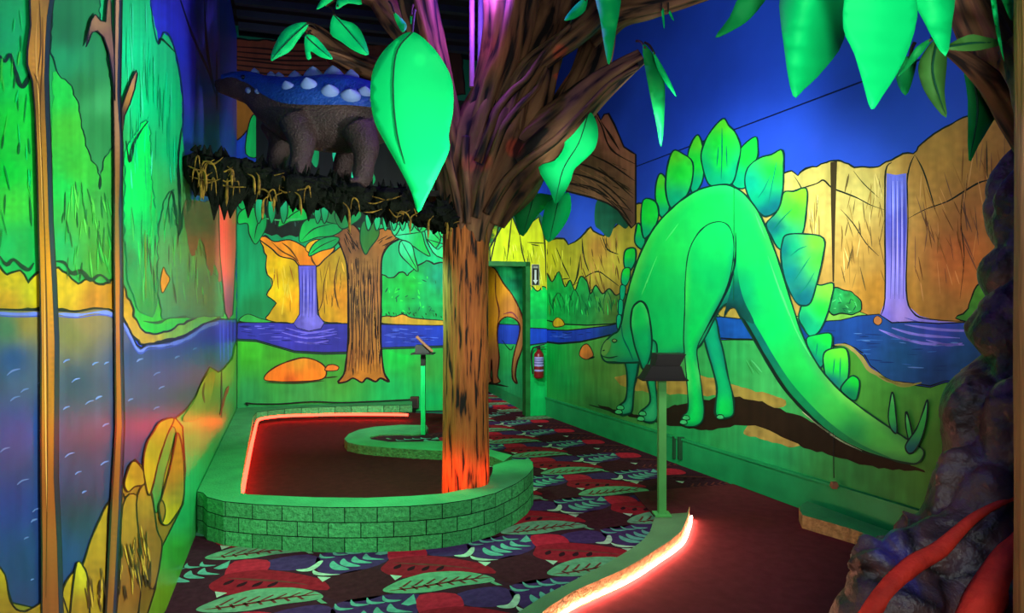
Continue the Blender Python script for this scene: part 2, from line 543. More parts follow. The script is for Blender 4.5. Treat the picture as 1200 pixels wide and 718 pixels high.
# ================================================================ right-hand wall picture
GRN = lambda *s: stops(*s)
INK = (14, 30, 22)
def tall_cols(x, y, d): return H(120, 90, 40)

mur = empty('landscape_mural', PR.at(5.0, 0.3, .003), 'painted waterfall, cliffs and river covering the right wall under the blue sky', 'wall mural')
# cliffs
p = Paint(PR, 1)
cl_top = [(640, 281), (661, 279), (666, 287), (680, 279), (692, 266), (700, 272), (707, 277), (716, 268), (725, 262), (731, 264), (740, 240), (780, 235), (820, 225), (880, 215), (918, 203), (928, 200), (935, 205), (943, 198), (958, 195), (972, 188), (986, 189), (1002, 196), (1027, 196), (1045, 187), (1059, 180), (1070, 179), (1080, 169), (1101, 152), (1120, 143), (1134, 136), (1155, 131), (1172, 130), (1200, 120), (1260, 100), (1260, 400), (1000, 395), (640, 385)]
p.fill(cl_top, stops((640, 300, (196, 200, 34)), (655, 350, (170, 190, 40)), (672, 290, (150, 150, 35)), (700, 290, (150, 108, 42)), (710, 350, (120, 100, 40)), (735, 300, (200, 190, 60)), (930, 220, (196, 184, 96)), (960, 260, (206, 178, 90)), (1000, 230, (190, 172, 92)), (1010, 300, (178, 140, 62)), (1030, 340, (180, 128, 40)), (1090, 200, (178, 124, 58)), (1130, 170, (170, 118, 54)), (1120, 300, (184, 116, 58)), (1160, 260, (182, 120, 62)), (1230, 200, (165, 115, 55))), smooth=False, ink=INK, w=2.0, step=6, br=(.16, .3, .05), jag=1.0)  # brown stops at mid-left hold the wall's shade in the paint
for ln, w in (([(918, 228), (935, 222), (957, 215), (965, 211), (975, 220), (990, 226), (1005, 232), (1020, 240), (1037, 246)], 2), ([(976, 215), (976, 330)], 1.0), ([(1064, 256), (1085, 245), (1110, 236), (1130, 224), (1150, 213), (1175, 208), (1200, 206)], 2), ([(1072, 181), (1066, 195), (1063, 215), (1064, 250)], 1.8), ([(1072, 181), (1082, 200), (1090, 225), (1096, 246)], 1.8), ([(1156, 165), (1157, 212)], 1.8), ([(1045, 190), (1038, 200), (1037, 246), (1038, 350)], 2.2), ([(985, 245), (1000, 262), (1015, 285), (1030, 300)], 1.4), ([(930, 205), (940, 222), (945, 240)], 1.2), ([(1000, 200), (1012, 215), (1030, 232)], 1.2), ([(1128, 225), (1126, 260), (1130, 300), (1125, 350)], 1.2), ([(680, 300), (676, 325), (671, 335)], 2), ([(682, 279), (684, 300), (690, 318)], 2), ([(706, 277), (712, 292), (725, 298)], 2), ([(671, 335), (685, 325), (700, 318), (712, 325), (725, 335)], 1.6), ([(641, 335), (655, 328), (668, 326)], 1.6), ([(652, 290), (660, 310), (668, 326)], 1.6)):
    p.line(ln, w, INK)
reg = [(985, 200), (1040, 200), (1036, 350), (985, 340)]
p.strokes(reg, 46, 26, 88, 1.3, [(120, 92, 40), (150, 120, 50), (214, 190, 110), (96, 80, 40)], 3, jit=.3)
p.strokes([(1066, 200), (1180, 150), (1180, 300), (1066, 370)], 60, 34, 80, 1.4, [(120, 76, 34), (150, 100, 44), (206, 150, 84), (120, 84, 60)], 5, jit=.35)
p.strokes([(918, 225), (970, 215), (970, 330), (940, 330)], 26, 22, 85, 1.2, [(150, 130, 60), (120, 100, 50), (220, 205, 130)], 6)
p.strokes([(644, 290), (672, 292), (668, 370), (644, 370)], 22, 18, 84, 1.2, [(120, 130, 20), (220, 225, 70), (90, 100, 20)], 8)
p.strokes([(678, 285), (725, 270), (728, 345), (680, 345)], 34, 18, 80, 1.3, [(100, 74, 24), (176, 136, 60), (84, 60, 22)], 9)
# wedge shaped gap where two wall boards meet
p.fill([(973, 190), (981, 189), (979, 250), (977.4, 330), (975.6, 330), (974, 250)], (54, 44, 20), smooth=False, step=0)
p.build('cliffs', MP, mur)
# waterfall
p = Paint(PR, 4)
wf = [(1039, 203), (1050, 205), (1062, 203), (1063, 260), (1061, 330), (1064, 358), (1078, 370), (1100, 376), (1130, 378), (1100, 384), (1128, 390), (1090, 388), (1122, 398), (1112, 404), (1080, 392), (1050, 384), (1036, 380), (1030, 372), (1038, 350), (1038, 260)]
p.fill(wf, stops((1040, 260, (92, 92, 200)), (1048, 240, (112, 118, 226)), (1060, 250, (74, 82, 190)), (1050, 330, (142, 136, 240)), (1055, 370, (176, 150, 240)), (1040, 372, (122, 110, 220)), (1090, 380, (140, 130, 236)), (1110, 398, (150, 140, 240))), smooth=False, ink=None, step=5, br=(.15, .8, .03))
p.line([(1038, 204), (1037, 260), (1037, 350), (1030, 372)], 1.8, INK); p.line([(1063, 203), (1064, 260), (1062, 340), (1070, 366), (1090, 374), (1146, 377)], 1.8, INK)
for x in (1044, 1049, 1054, 1059): p.line([(x, 206), (x + 1, 270), (x - .5, 350)], 1.1, (52, 56, 170))
for x in (1046.5, 1051.5, 1057): p.line([(x, 212), (x, 280), (x, 345)], 0.9, (190, 180, 250))
for q in ([(1066, 378), (1100, 388), (1145, 392)], [(1060, 386), (1090, 396), (1140, 400)], [(1050, 376), (1075, 382), (1110, 384)], [(1060, 372), (1090, 380), (1140, 384)]): p.line(q, 1.6, (70, 74, 196))
p.build('waterfall', MP, mur)
# bushes and banks
p = Paint(PR, 5)
bank = [(640, 372), (680, 370), (735, 374), (840, 366), (845, 372), (860, 376), (940, 370), (960, 366), (1000, 362), (1020, 370), (1005, 380), (940, 384), (860, 388), (640, 388)]
p.fill(bank, stops((650, 378, (30, 190, 70)), (720, 378, (90, 140, 50)), (850, 378, (120, 210, 120)), (985, 374, (120, 190, 70))), smooth=False, ink=INK, w=1.2, br=(.2, .2, .2))
p.fill([(640, 375), (640, 322), (647, 330), (655, 318), (662, 336), (668, 328), (674, 340), (680, 324), (688, 330), (692, 344), (698, 334), (706, 344), (714, 338), (722, 346), (732, 342), (736, 376)], stops((645, 350, (0, 180, 70)), (665, 350, (10, 160, 66)), (685, 355, (20, 130, 60)), (720, 360, (70, 110, 44))), smooth=True, ink=INK, w=1.5, step=5, br=(.25, .3, .12))
p.strokes([(642, 340), (732, 350), (732, 372), (642, 372)], 50, 12, 86, 1.5, [(8, 90, 44), (40, 210, 90), (10, 110, 50), (60, 150, 50)], 31, jit=.35)
for x, r in ((655, 9), (674, 9), (694, 7), (712, 7)): p.line([(x - r * .7, 370), (x - r * .7, 354), (x - 1, 343 - (x % 5)), (x + r * .6, 352), (x + r * .7, 368)], 1.1, (8, 80, 40))
p.fill([(972, 366), (972, 340), (980, 337), (990, 341), (1000, 344), (1008, 352), (1010, 362), (1000, 368), (984, 368)], stops((980, 350, (30, 160, 80)), (1000, 355, (40, 150, 60)), (990, 365, (20, 110, 60))), ink=INK, w=1.4, step=4, jag=1, br=(.3, .4, .4))
p.strokes([(974, 342), (1000, 346), (1006, 366), (974, 366)], 16, 5, 20, 1.2, [(10, 84, 50), (80, 200, 110)], 3, jit=2)
p.fill([(1126, 376), (1134, 362), (1142, 340), (1155, 326), (1175, 315), (1210, 300), (1240, 380)], stops((1150, 350, (74, 150, 50)), (1160, 370, (50, 128, 50))), ink=INK, w=1.6, step=6, jag=1, br=(.25, .3, .2))
p.fill([(650, 383), (648, 377), (653, 372), (659, 375), (661, 381)], (206, 170, 30), ink=(60, 40, 10), w=1, step=4)
p.build('bushes', MP, mur)
# river
p = Paint(PR, 9)
riv = [(640, 386), (665, 387), (685, 385), (715, 381), (740, 375), (790, 372), (845, 371), (900, 377), (955, 377), (985, 375), (1005, 370), (1030, 368), (1045, 378), (1070, 377), (1100, 379), (1146, 377), (1200, 372), (1260, 370), (1260, 470), (1200, 460), (1146, 452), (1128, 447), (1108, 446), (1090, 452), (1070, 449), (1045, 446), (1034, 440), (1027, 433), (1020, 428), (1013, 415), (1003, 408), (990, 402), (978, 405), (960, 400), (940, 398), (860, 397), (845, 396), (800, 398), (740, 395), (715, 392), (698, 396), (680, 400), (655, 402), (640, 400)]
p.fill(riv, stops((645, 393, (20, 64, 190)), (680, 392, (30, 60, 170)), (720, 388, (24, 60, 110)), (850, 384, (16, 84, 170)), (960, 388, (18, 66, 140)), (1000, 390, (22, 70, 146)), (1060, 420, (24, 84, 136)), (1130, 420, (26, 80, 132)), (1100, 440, (22, 66, 120)), (1100, 384, (60, 80, 190))), smooth=False, ink=INK, w=1.4, step=6, br=(.14, .08, .5))
p.strokes([(960, 385), (1130, 400), (1130, 440), (1030, 430)], 26, 16, 2, 1.1, [(50, 110, 190), (90, 140, 210), (16, 50, 110)], 4, jit=.1)
p.strokes([(642, 389), (700, 387), (700, 394), (642, 399)], 12, 9, 0, 1.0, [(20, 40, 110), (60, 100, 220)], 4, jit=.2)
for q in ([(1045, 384), (1075, 392), (1125, 396)], [(1060, 380), (1100, 386), (1150, 388)], [(1040, 390), (1080, 402), (1130, 404)], [(1085, 398), (1110, 404), (1128, 402)], [(1030, 386), (1050, 394), (1070, 400)]):
    p.line(q, 3.2, (132, 128, 232))
p.fill([(1024, 378), (1024, 373), (1028, 370), (1033, 373), (1033, 378), (1029, 381)], (186, 120, 60), ink=INK, w=1, step=0)
p.build('river', MP, mur)
# meadow below the river
p = Paint(PR, 11)
mead = [(640, 401), (655, 403), (680, 401), (698, 397), (715, 393), (740, 396), (800, 399), (860, 398), (940, 399), (960, 401), (978, 406), (990, 404), (1001, 409), (1012, 417), (1018, 429), (1026, 435), (1033, 442), (1045, 448), (1070, 451), (1090, 454), (1108, 448), (1128, 449), (1146, 454), (1200, 462), (1260, 480), (1260, 664), (1060, 598), (969, 569), (860, 534), (730, 494), (640, 466)]
p.fill(mead, stops((645, 420, (0, 176, 66)), (660, 445, (20, 160, 72)), (700, 430, (70, 130, 50)), (735, 440, (110, 160, 70)), (700, 480, (50, 120, 56)), (850, 420, (44, 170, 84)), (900, 460, (60, 180, 90)), (980, 430, (70, 150, 44)), (1030, 480, (70, 160, 56)), (1100, 480, (74, 150, 54)), (1120, 530, (70, 140, 50)), (900, 530, (36, 164, 92)), (1000, 560, (50, 146, 72)), (800, 510, (30, 150, 80))), smooth=False, ink=INK, w=1.2, step=8, br=(.12, .06, .2))
sand = stops((740, 450, (180, 150, 64)), (800, 450, (170, 140, 60)), (900, 466, (160, 140, 62)))
p.fill([(720, 442), (735, 438), (750, 442), (775, 444), (800, 446), (822, 440), (848, 446), (860, 452), (880, 456), (905, 462), (922, 470), (915, 478), (880, 474), (850, 466), (820, 462), (780, 462), (745, 458), (728, 452)], sand, jag=1.6, step=6, br=(.3, .1, .3))
p.fill([(871, 503), (880, 498), (895, 501), (910, 507), (928, 513), (938, 520), (925, 523), (905, 518), (885, 512), (873, 508)], (168, 144, 70), jag=1.2, step=6, br=(.3, .1, .3))
p.line([(978, 404), (990, 404), (1000, 410), (1010, 420), (1018, 432), (1028, 438), (1040, 446), (1055, 449), (1072, 450)], 5, (160, 150, 80))
p.line([(1030, 440), (1045, 447), (1060, 452), (1080, 448)], 4, (140, 150, 66))
shadow = [(700, 474), (726, 479), (760, 486), (791, 474), (824, 469), (850, 465), (872, 466), (893, 472), (922, 482), (951, 493), (980, 508), (1016, 524), (1060, 541), (1085, 552), (1060, 551), (1030, 547), (1000, 541), (970, 533), (943, 523), (907, 507), (885, 500), (860, 498), (835, 503), (799, 501), (762, 494), (726, 485)]
p.fill(shadow, stops((730, 482, (34, 28, 18)), (860, 485, (38, 26, 14)), (980, 525, (32, 26, 14))), jag=1.6, step=8, br=(.2, .2, .2))
p.fill([(679, 416), (682, 406), (688, 403), (693, 409), (695, 417), (687, 421)], stops((683, 410, (220, 130, 50)), (692, 417, (150, 90, 40))), ink=INK, w=1, step=4)
p.line([(690, 420), (697, 418)], 2.5, INK)
p.strokes([(870, 410), (900, 440), (880, 440), (862, 415)], 8, 14, 60, 1.3, [(40, 150, 60), (90, 210, 120)], 12)
p.line([(690, 474), (712, 480), (740, 487)], 1.6, (20, 40, 24))
p.build('meadow', MP, mur)
# big painted limb in the far corner, brown, cut off straight at its right edge
p = Paint(PR, 5)
limb = [(697, 133), (700, 133), (704, 141), (708, 134), (713, 133), (720, 146), (726, 160), (731, 172), (740, 178), (745, 181), (745, 262), (740, 267), (733, 258), (724, 246), (712, 238), (696, 232), (680, 228), (664, 224), (650, 222), (643, 218), (643, 190), (662, 182), (690, 170), (697, 160)]
p.fill(limb, stops((702, 145, (176, 110, 84)), (722, 165, (170, 106, 76)), (742, 190, (160, 104, 70)), (740, 250, (96, 66, 50)), (690, 190, (94, 74, 44)), (660, 210, (90, 70, 40)), (715, 210, (104, 76, 48)), (728, 225, (130, 92, 60))), smooth=False, ink=(24, 20, 14), w=2, step=5, br=(.2, .1, .3))
for q in ([(699, 136), (706, 150), (712, 168), (722, 180), (744, 192)], [(704, 142), (716, 160), (726, 176)], [(662, 188), (690, 195), (715, 208), (742, 232)], [(655, 200), (690, 208), (716, 222), (742, 250)], [(650, 212), (680, 218), (705, 228), (735, 256)], [(690, 180), (715, 192), (744, 212)], [(700, 216), (722, 236), (740, 262)], [(668, 214), (700, 222), (728, 246)]):
    p.line(q, 2.2, (30, 22, 14))
p.strokes([(650, 190), (744, 190), (744, 250), (650, 218)], 30, 16, 30, 1.3, [(60, 44, 26), (140, 100, 64)], 14, jit=.2)
p.build('painted_limb', MP, mur)
p = Paint(PR, 3)
p.fill([(699, 236), (712, 230), (728, 240), (738, 258), (733, 268), (722, 262), (714, 278), (704, 270), (697, 262)], (16, 84, 60), step=6, br=(.2, .2, .2))
p.build('dark_green_patch', MP, mur)  # plain dark green patch below the painted limb

p = Paint(PR, 2)
def seam(z, k0, k1):
    n0 = len(p.v); N_ = 24
    for i in range(N_ + 1):
        k = k0 + (k1 - k0) * i / N_
        p.v += [PR.at(k, z - .006, .002), PR.at(k, z + .006, .002)]; p.c += [H(10, 22, 70)] * 2
    for i in range(N_): p.f.append([n0 + 2 * i, n0 + 2 * i + 2, n0 + 2 * i + 3, n0 + 2 * i + 1])
seam(3.04, 1.0, PR.L - .1)
p.build('board_seam', MP, mur)
# ================================================================ the plated dinosaur
dino = empty('dinosaur_mural', PR.hit(850, 480, .01), 'huge bright green plated dinosaur with tail spikes, painted on the right wall', 'dinosaur mural')
p = Paint(PR, 18)
def plate(pts, st, w=1.9): p.fill(pts, stops(*st), smooth=True, ink=(6, 60, 50), w=w, step=5, br=(.10, .3, .3))
YG, GG, TL, DT = (90, 235, 40), (20, 235, 60), (0, 180, 120), (0, 104, 116)
# the far row first
plate([(816.6, 158), (823, 168), (826, 190), (822, 215), (811, 226), (806, 200), (807, 176)], [(816, 162, YG), (815, 190, GG), (815, 218, TL)])
plate([(885, 160), (888, 172), (887, 186), (876, 200), (873, 220), (858, 216), (862, 195), (867, 175)], [(884, 166, GG), (875, 185, GG), (865, 210, TL)])
plate([(774, 203), (782, 213), (785, 240), (780, 254), (773, 252), (768, 233), (769, 214)], [(774, 208, YG), (776, 230, GG), (776, 250, TL)])
plate([(748, 261), (755, 272), (756, 284), (752, 292), (744, 284), (745, 270)], [(748, 266, GG), (750, 286, TL)])
plate([(918, 226), (930, 224), (945, 221), (945, 245), (941, 272), (932, 285), (914, 292), (903, 275), (898, 262), (910, 248)], [(940, 228, (130, 235, 40)), (930, 245, (70, 230, 50)), (908, 268, DT), (918, 280, TL)])
plate([(951, 336), (963, 334), (976.5, 332), (974, 350), (968, 372), (960, 388), (950, 394), (942, 385), (936, 368)], [(970, 338, (120, 232, 60)), (962, 362, GG), (944, 376, (0, 150, 110)), (955, 388, TL)])
# the near row
plate([(846.7, 139), (854, 147), (861.5, 155), (868, 172), (865, 192), (858, 215), (842, 218), (830, 215), (823, 194), (822, 178), (830, 158)], [(847, 145, YG), (846, 165, GG), (845, 190, GG), (844, 212, TL), (826, 200, TL), (862, 200, TL)])
plate([(789, 176.5), (800, 180), (811.6, 190), (811, 212), (804, 231), (794, 240), (785.5, 243), (780, 222), (782, 195)], [(789, 182, YG), (796, 200, GG), (792, 236, TL)])
plate([(754, 234), (768, 236), (772, 250), (768, 265), (760, 276), (754, 278), (751, 258)], [(756, 238, GG), (760, 255, GG), (756, 274, TL)])
plate([(733, 293), (744, 291), (745, 304), (741, 314), (735, 319), (731, 308)], [(736, 296, GG), (738, 314, TL)])
plate([(730, 316), (738, 314), (738, 326), (733, 335), (728, 330)], [(734, 318, GG), (732, 332, TL)], 1.4)
plate([(727, 335), (733, 336), (731, 350), (727, 352)], [(730, 340, TL)], 1.2)
plate([(725, 352), (730, 353), (729, 368), (725, 370)], [(728, 360, TL)], 1.2)
plate([(723, 370), (728, 370), (727, 384), (723, 384)], [(726, 376, TL)], 1.2)
plate([(917, 176), (918, 200), (917, 225), (912, 245), (900, 253), (892, 251), (880, 236), (873, 216), (876, 197), (890, 185), (904, 181)], [(912, 182, YG), (905, 200, GG), (888, 232, TL), (880, 215, (0, 170, 130)), (908, 242, DT), (895, 248, DT)])
plate([(922, 275), (943, 274), (965, 279), (964, 302), (956, 336), (950, 354), (942, 358), (932, 353), (920, 328), (915, 300), (917, 283)], [(955, 284, (110, 235, 50)), (958, 305, (70, 225, 60)), (930, 290, TL), (926, 320, (0, 130, 130)), (942, 350, DT), (920, 292, DT)])
plate([(945, 397), (957, 392), (974, 391), (974, 408), (967, 424), (959, 431), (950, 415)], [(968, 396, GG), (960, 410, (0, 190, 90)), (952, 420, DT)])
plate([(965, 428), (966, 413), (977, 408), (992, 409), (995, 430), (992, 449), (984, 457), (970, 446)], [(985, 412, (100, 230, 50)), (980, 430, GG), (975, 446, DT)])
plate([(985, 456), (992, 445), (1000, 440), (1007, 446), (1006, 460), (1002, 469), (993, 465)], [(1002, 446, GG), (996, 460, (0, 130, 90))])
for q in ([(910, 190), (905, 215), (900, 240)], [(888, 232), (895, 222), (903, 205)], [(930, 330), (940, 315), (950, 300)], [(926, 300), (936, 292), (946, 288)], [(935, 345), (945, 335), (955, 318)], [(846, 150), (846, 180), (845, 210)], [(842, 172), (840, 195)], [(851, 170), (852, 195)], [(905, 270), (915, 258), (928, 245)], [(978, 420), (976, 440)], [(985, 418), (984, 446)], [(958, 402), (956, 418)]): p.line(q, 1.3, (0, 130, 100))
p.build('back_plates', MPD, dino)

# body with tail, head and limbs
LG, MG, DG = (40, 245, 110), (0, 214, 100), (0, 140, 88)
p = Paint(PR, 34)
def skin(pts, inner, outer, wd=7, ink=(6, 62, 44), w=2.2, step=6, sm=True):
    return p.fill(pts, rim(stops(*inner), stops(*outer), wd), smooth=sm, ink=ink, w=w, step=step, br=(.05, .1, .1))
# far legs
skin([(733, 420), (734.5, 436), (735, 452), (733, 468), (726, 475), (724, 482), (728, 486), (736, 485), (741, 480), (743, 455), (747, 436), (748, 415)], [(740, 440, (0, 150, 110)), (733, 480, (40, 180, 120))], [(740, 440, (0, 110, 90))], 4, step=4)
skin([(824, 390), (829, 412), (835, 432), (840, 454), (838.5, 474), (838, 484), (842, 489.5), (850, 490), (859, 486), (860, 474), (858.4, 461), (853, 440), (847.5, 411), (843, 394), (838, 372), (826, 376)], [(838, 410, (0, 176, 120)), (850, 450, (0, 190, 110)), (848, 480, (0, 220, 90))], [(835, 410, (0, 110, 104)), (850, 470, (0, 150, 90))], 5, step=4)
# body and tail in one piece
body = [(704.5, 414), (707, 404), (712, 397), (719, 391), (724, 388), (728, 378), (731, 362), (735, 345), (742, 319), (753, 291), (767, 266), (786, 245), (806, 229), (825, 220), (848, 216), (860, 219), (871, 226), (881, 237), (892, 254), (904, 283), (913, 308), (920, 330), (927, 353), (938, 386), (950, 413), (964, 435), (984, 457), (1007, 476), (1040, 499), (1061, 513), (1080, 525), (1082, 534), (1074, 543), (1060, 542), (1047, 539), (1010, 528), (977, 511), (950, 489), (920, 457), (897, 422), (880, 392), (867, 370), (860, 357), (852, 356), (843, 363), (836, 376), (828, 392), (820, 405), (808, 412), (780, 419), (764, 421), (752, 424), (735, 425), (721, 424.5), (709, 423)]
skin(body, [(712, 410, (50, 150, 70)), (722, 404, (30, 170, 90)), (735, 400, (0, 190, 110)), (760, 330, (10, 222, 96)), (780, 290, (30, 235, 90)), (780, 380, (0, 214, 100)), (850, 240, (20, 240, 90)), (880, 290, (20, 238, 96)), (870, 340, (0, 190, 110)), (862, 350, (0, 120, 100)), (900, 340, (10, 232, 96)), (905, 385, (0, 220, 96)), (940, 430, (30, 214, 84)), (985, 475, (60, 210, 80)), (1030, 505, (80, 210, 84)), (1062, 525, (90, 210, 90)), (930, 455, (10, 190, 80)), (1000, 510, (30, 160, 80))],
     [(745, 310, (90, 245, 90)), (700, 414, (70, 150, 60)), (770, 264, (60, 250, 90)), (850, 216, (40, 245, 110)), (900, 270, (60, 245, 90)), (930, 350, (40, 220, 90)), (1000, 470, (120, 235, 90)), (880, 392, (0, 120, 104)), (920, 460, (0, 140, 90)), (970, 508, (10, 120, 70)), (1040, 540, (60, 150, 80)), (740, 425, (0, 120, 100)), (790, 418, (0, 130, 100)), (858, 352, (0, 90, 90))], 11, step=6)
# tail's dark underside
p.fill([(862, 356), (868, 368), (882, 391), (899, 420), (921, 455), (951, 487), (978, 509), (1011, 526), (1045, 537), (1010, 521), (981, 502), (956, 480), (928, 449), (906, 416), (888, 385), (872, 360)], stops((880, 385, (0, 110, 96)), (940, 475, (0, 140, 80)), (1000, 520, (20, 130, 70))), step=5)
p.line([(862, 356), (868, 368), (882, 392), (899, 422), (921, 457), (951, 489), (978, 511), (1011, 528), (1047, 540)], 3.6, (10, 36, 24))
p.line([(940, 482), (962, 500), (985, 516), (1010, 528)], 2, (190, 210, 160))
# crotch shading
p.fill([(848, 372), (851, 358), (856, 340), (860, 318), (862, 300), (866, 330), (872, 352), (884, 378), (872, 374), (862, 362), (855, 362)], stops((862, 310, (0, 190, 104)), (861, 345, (0, 96, 92)), (855, 366, (8, 46, 50))), step=4)
# near hind leg with its haunch
skin([(802, 412), (801, 395), (802.5, 360), (803, 330), (806, 300), (813, 281), (824, 267), (836, 260.5), (848, 260.5), (856, 268), (860, 284), (859, 305), (854, 330), (845, 352), (834, 374), (824, 392), (817, 408), (818, 425), (821, 445), (823.5, 465), (825, 480), (823, 493), (815, 499), (803, 499), (799, 494), (800, 487), (806, 480), (805.5, 455)],
     [(830, 285, (14, 226, 98)), (815, 340, (10, 220, 98)), (835, 330, (0, 206, 100)), (810, 400, (0, 226, 96)), (813, 450, (0, 222, 96)), (812, 490, (0, 230, 96))],
     [(803, 340, (60, 245, 90)), (815, 278, (20, 226, 98)), (845, 262, (14, 226, 98)), (856, 310, (0, 180, 110)), (840, 362, (0, 120, 100)), (820, 410, (0, 150, 96)), (824, 470, (0, 150, 90)), (803, 440, (90, 240, 110)), (812, 498, (0, 140, 80))], 7, w=1.3, step=5)
p.line([(862, 272), (862, 300), (858, 322), (849, 346), (836, 370), (826, 388)], 3.0, (4, 44, 44))
# near front leg and arm
skin([(752, 400), (755, 425), (758, 445), (762, 465), (760, 474), (751, 482), (750, 488), (756, 494), (766, 494), (771, 486), (770, 465), (768, 446), (770, 420), (768, 400)], [(762, 450, (20, 190, 110)), (760, 488, (50, 190, 120))], [(762, 450, (0, 130, 90))], 5, step=4)
skin([(741, 392), (739, 378), (741, 362), (746, 355), (752, 353), (758, 360), (762, 378), (764, 400), (762, 418), (757, 430), (753, 432), (748, 418), (744, 406)], [(750, 370, (20, 230, 100)), (755, 400, (0, 200, 110)), (754, 425, (0, 180, 110))], [(745, 365, (70, 245, 110)), (760, 400, (0, 130, 100)), (753, 430, (0, 130, 100))], 5, step=4)
# toes
for (x, y) in ((726, 477), (724, 482), (752, 484), (750, 490), (803, 489), (800, 494), (843, 488)):
    p.fill([(x - 3.5, y + 1), (x - 1, y - 2.2), (x + 4, y - 1.6), (x + 5, y + 2.2), (x, y + 3)], (70, 205, 120), ink=(8, 60, 40), w=1, step=0)
# face
p.fill([(704.5, 414), (707, 404), (712, 398), (716, 402), (714, 410), (709, 416)], (90, 150, 66), step=4)
p.line([(705, 417), (714, 419), (724, 417)], 1.4, (10, 60, 40)); p.line([(706, 411), (709, 410)], 1.6, (10, 40, 30))
p.fill([(717, 399), (720, 397), (723, 399), (720, 401)], (110, 150, 80), ink=(8, 30, 20), w=1, step=0)
p.line([(728, 380), (730, 395), (737, 410), (742, 422)], 1.6, (0, 110, 90))
for q in ([(770, 300), (758, 330), (752, 345)], [(795, 262), (780, 282)], [(900, 300), (912, 335), (925, 370)], [(915, 340), (932, 385), (950, 418)], [(885, 250), (897, 280)]): p.line(q, 1.6, (80, 250, 120))
p.line([(860, 219), (860, 300), (859.6, 352)], .8, (6, 90, 60), taper=False)
p.build('body', MPD, dino)
# tail spikes
p = Paint(PR, 62)
for sp in ([(1045.6, 459), (1048, 468), (1050, 486), (1051, 507), (1044, 502), (1041, 488), (1043, 470)], [(1062, 482), (1066, 494), (1069, 510), (1066, 519), (1063, 508), (1061, 494)], [(1086.8, 468), (1086, 490), (1080, 513), (1072, 528), (1065, 531), (1061, 525), (1063, 518), (1074, 502), (1081, 484)]):
    p.fill(sp, stops((sp[0][0], sp[0][1], (90, 220, 110)), (sp[0][0] - 2, sp[0][1] + 25, (50, 190, 80)), (sp[3][0], sp[3][1] + 8, (0, 96, 110))), ink=(6, 44, 40), w=1.8, step=4)
p.build('tail_spikes', MPD, dino)

# ================================================================ back wall picture
bm_ = empty('waterfall_mural', PB.at(1.8, .3, .003), 'painted yellow cliff waterfall, river and jungle covering the back wall', 'wall mural')
p = Paint(PB, 1)
p.fill([(278, 225), (520, 225), (560, 225), (560, 376), (500, 374), (400, 378), (278, 376)], stops((290, 260, (0, 150, 90)), (290, 330, (0, 164, 100)), (300, 360, (20, 130, 70)), (440, 270, (10, 180, 100)), (470, 270, (40, 205, 130)), (500, 300, (0, 200, 120)), (520, 350, (0, 190, 80))), smooth=False, step=9, br=(.08, .05, .05))
p.fill([(300, 190), (400, 185), (470, 200), (470, 262), (430, 262), (400, 270), (370, 268), (345, 276), (310, 272), (298, 250)], stops((330, 260, (14, 34, 26)), (380, 250, (10, 44, 30))), step=9, jag=3, br=(.4, .1, .1))
p.strokes([(300, 250), (350, 246), (370, 262), (320, 270)], 14, 12, 80, 1.6, [(40, 80, 70), (8, 20, 16)], 3)
p.fill([(444, 325), (452, 322), (458, 326), (470, 318), (478, 322), (490, 312), (502, 305), (512, 309), (530, 306), (545, 312), (560, 310), (560, 374), (444, 374)], stops((460, 345, (0, 190, 70)), (480, 335, (10, 200, 60)), (500, 350, (0, 180, 90)), (515, 325, (0, 150, 110)), (500, 365, (0, 150, 70))), ink=INK, w=1.6, jag=1.6, step=6, br=(.25, .12, .15))
p.strokes([(450, 330), (515, 318), (515, 368), (450, 368)], 26, 5, 10, 1.4, [(0, 110, 60), (40, 235, 80), (0, 90, 60)], 6, jit=2)
p.build('jungle', MP, bm_)
p = Paint(PB, 5)
cl = [(305, 281), (311, 276), (318, 281), (328, 290), (345, 300), (352, 312), (352, 372), (330, 378), (312, 374), (316, 366), (323, 355), (313, 345), (320, 330), (312, 318), (312, 300)]
p.fill(cl, stops((312, 290, (220, 170, 20)), (325, 310, (250, 214, 14)), (330, 340, (250, 226, 10)), (345, 350, (246, 176, 10)), (340, 320, (190, 170, 20)), (325, 370, (190, 160, 30))), ink=INK, w=1.4, jag=.8, step=5, br=(.18, .2, .06))
p.fill([(370, 312), (376, 305), (390, 296), (410, 290), (412, 372), (395, 378), (376, 374), (372, 350)], stops((380, 330, (190, 160, 20)), (400, 310, (176, 150, 30)), (398, 345, (232, 156, 20)), (380, 365, (200, 160, 20)), (406, 350, (210, 140, 20))), ink=INK, w=1.4, step=5, br=(.2, .25, .06))
p.strokes([(315, 300), (345, 310), (345, 370), (318, 370)], 14, 18, 85, 1.3, [(170, 110, 10), (240, 220, 60)], 2)
p.strokes([(374, 312), (404, 300), (404, 370), (376, 370)], 16, 18, 86, 1.3, [(110, 90, 20), (240, 190, 50), (140, 100, 10)], 3)
p.fill([(304, 280), (311, 277), (322, 283), (340, 281), (358, 290), (362, 296), (366, 290), (372, 283), (386, 284), (392, 292), (380, 304), (371, 312), (352, 312), (344, 304), (328, 300), (318, 291)], stops((320, 286, (236, 150, 30)), (345, 292, (238, 160, 30)), (372, 296, (240, 160, 24)), (360, 305, (232, 130, 20))), ink=INK, w=1.6, step=5, br=(.15, .1, .1))
for q in ([(318, 283), (330, 294), (346, 303), (352, 313)], [(330, 284), (340, 292), (350, 306)], [(364, 296), (366, 305), (371, 312)], [(386, 306), (380, 330), (378, 352), (372, 368)], [(398, 300), (392, 330), (396, 360)]): p.line(q, 1.6, (90, 60, 10))
p.fill([(362, 284), (374, 280), (390, 282), (376, 290), (366, 297), (358, 292)], stops((370, 285, (220, 180, 30))), ink=INK, w=1.2, step=5)
p.build('cliffs', MP, bm_)
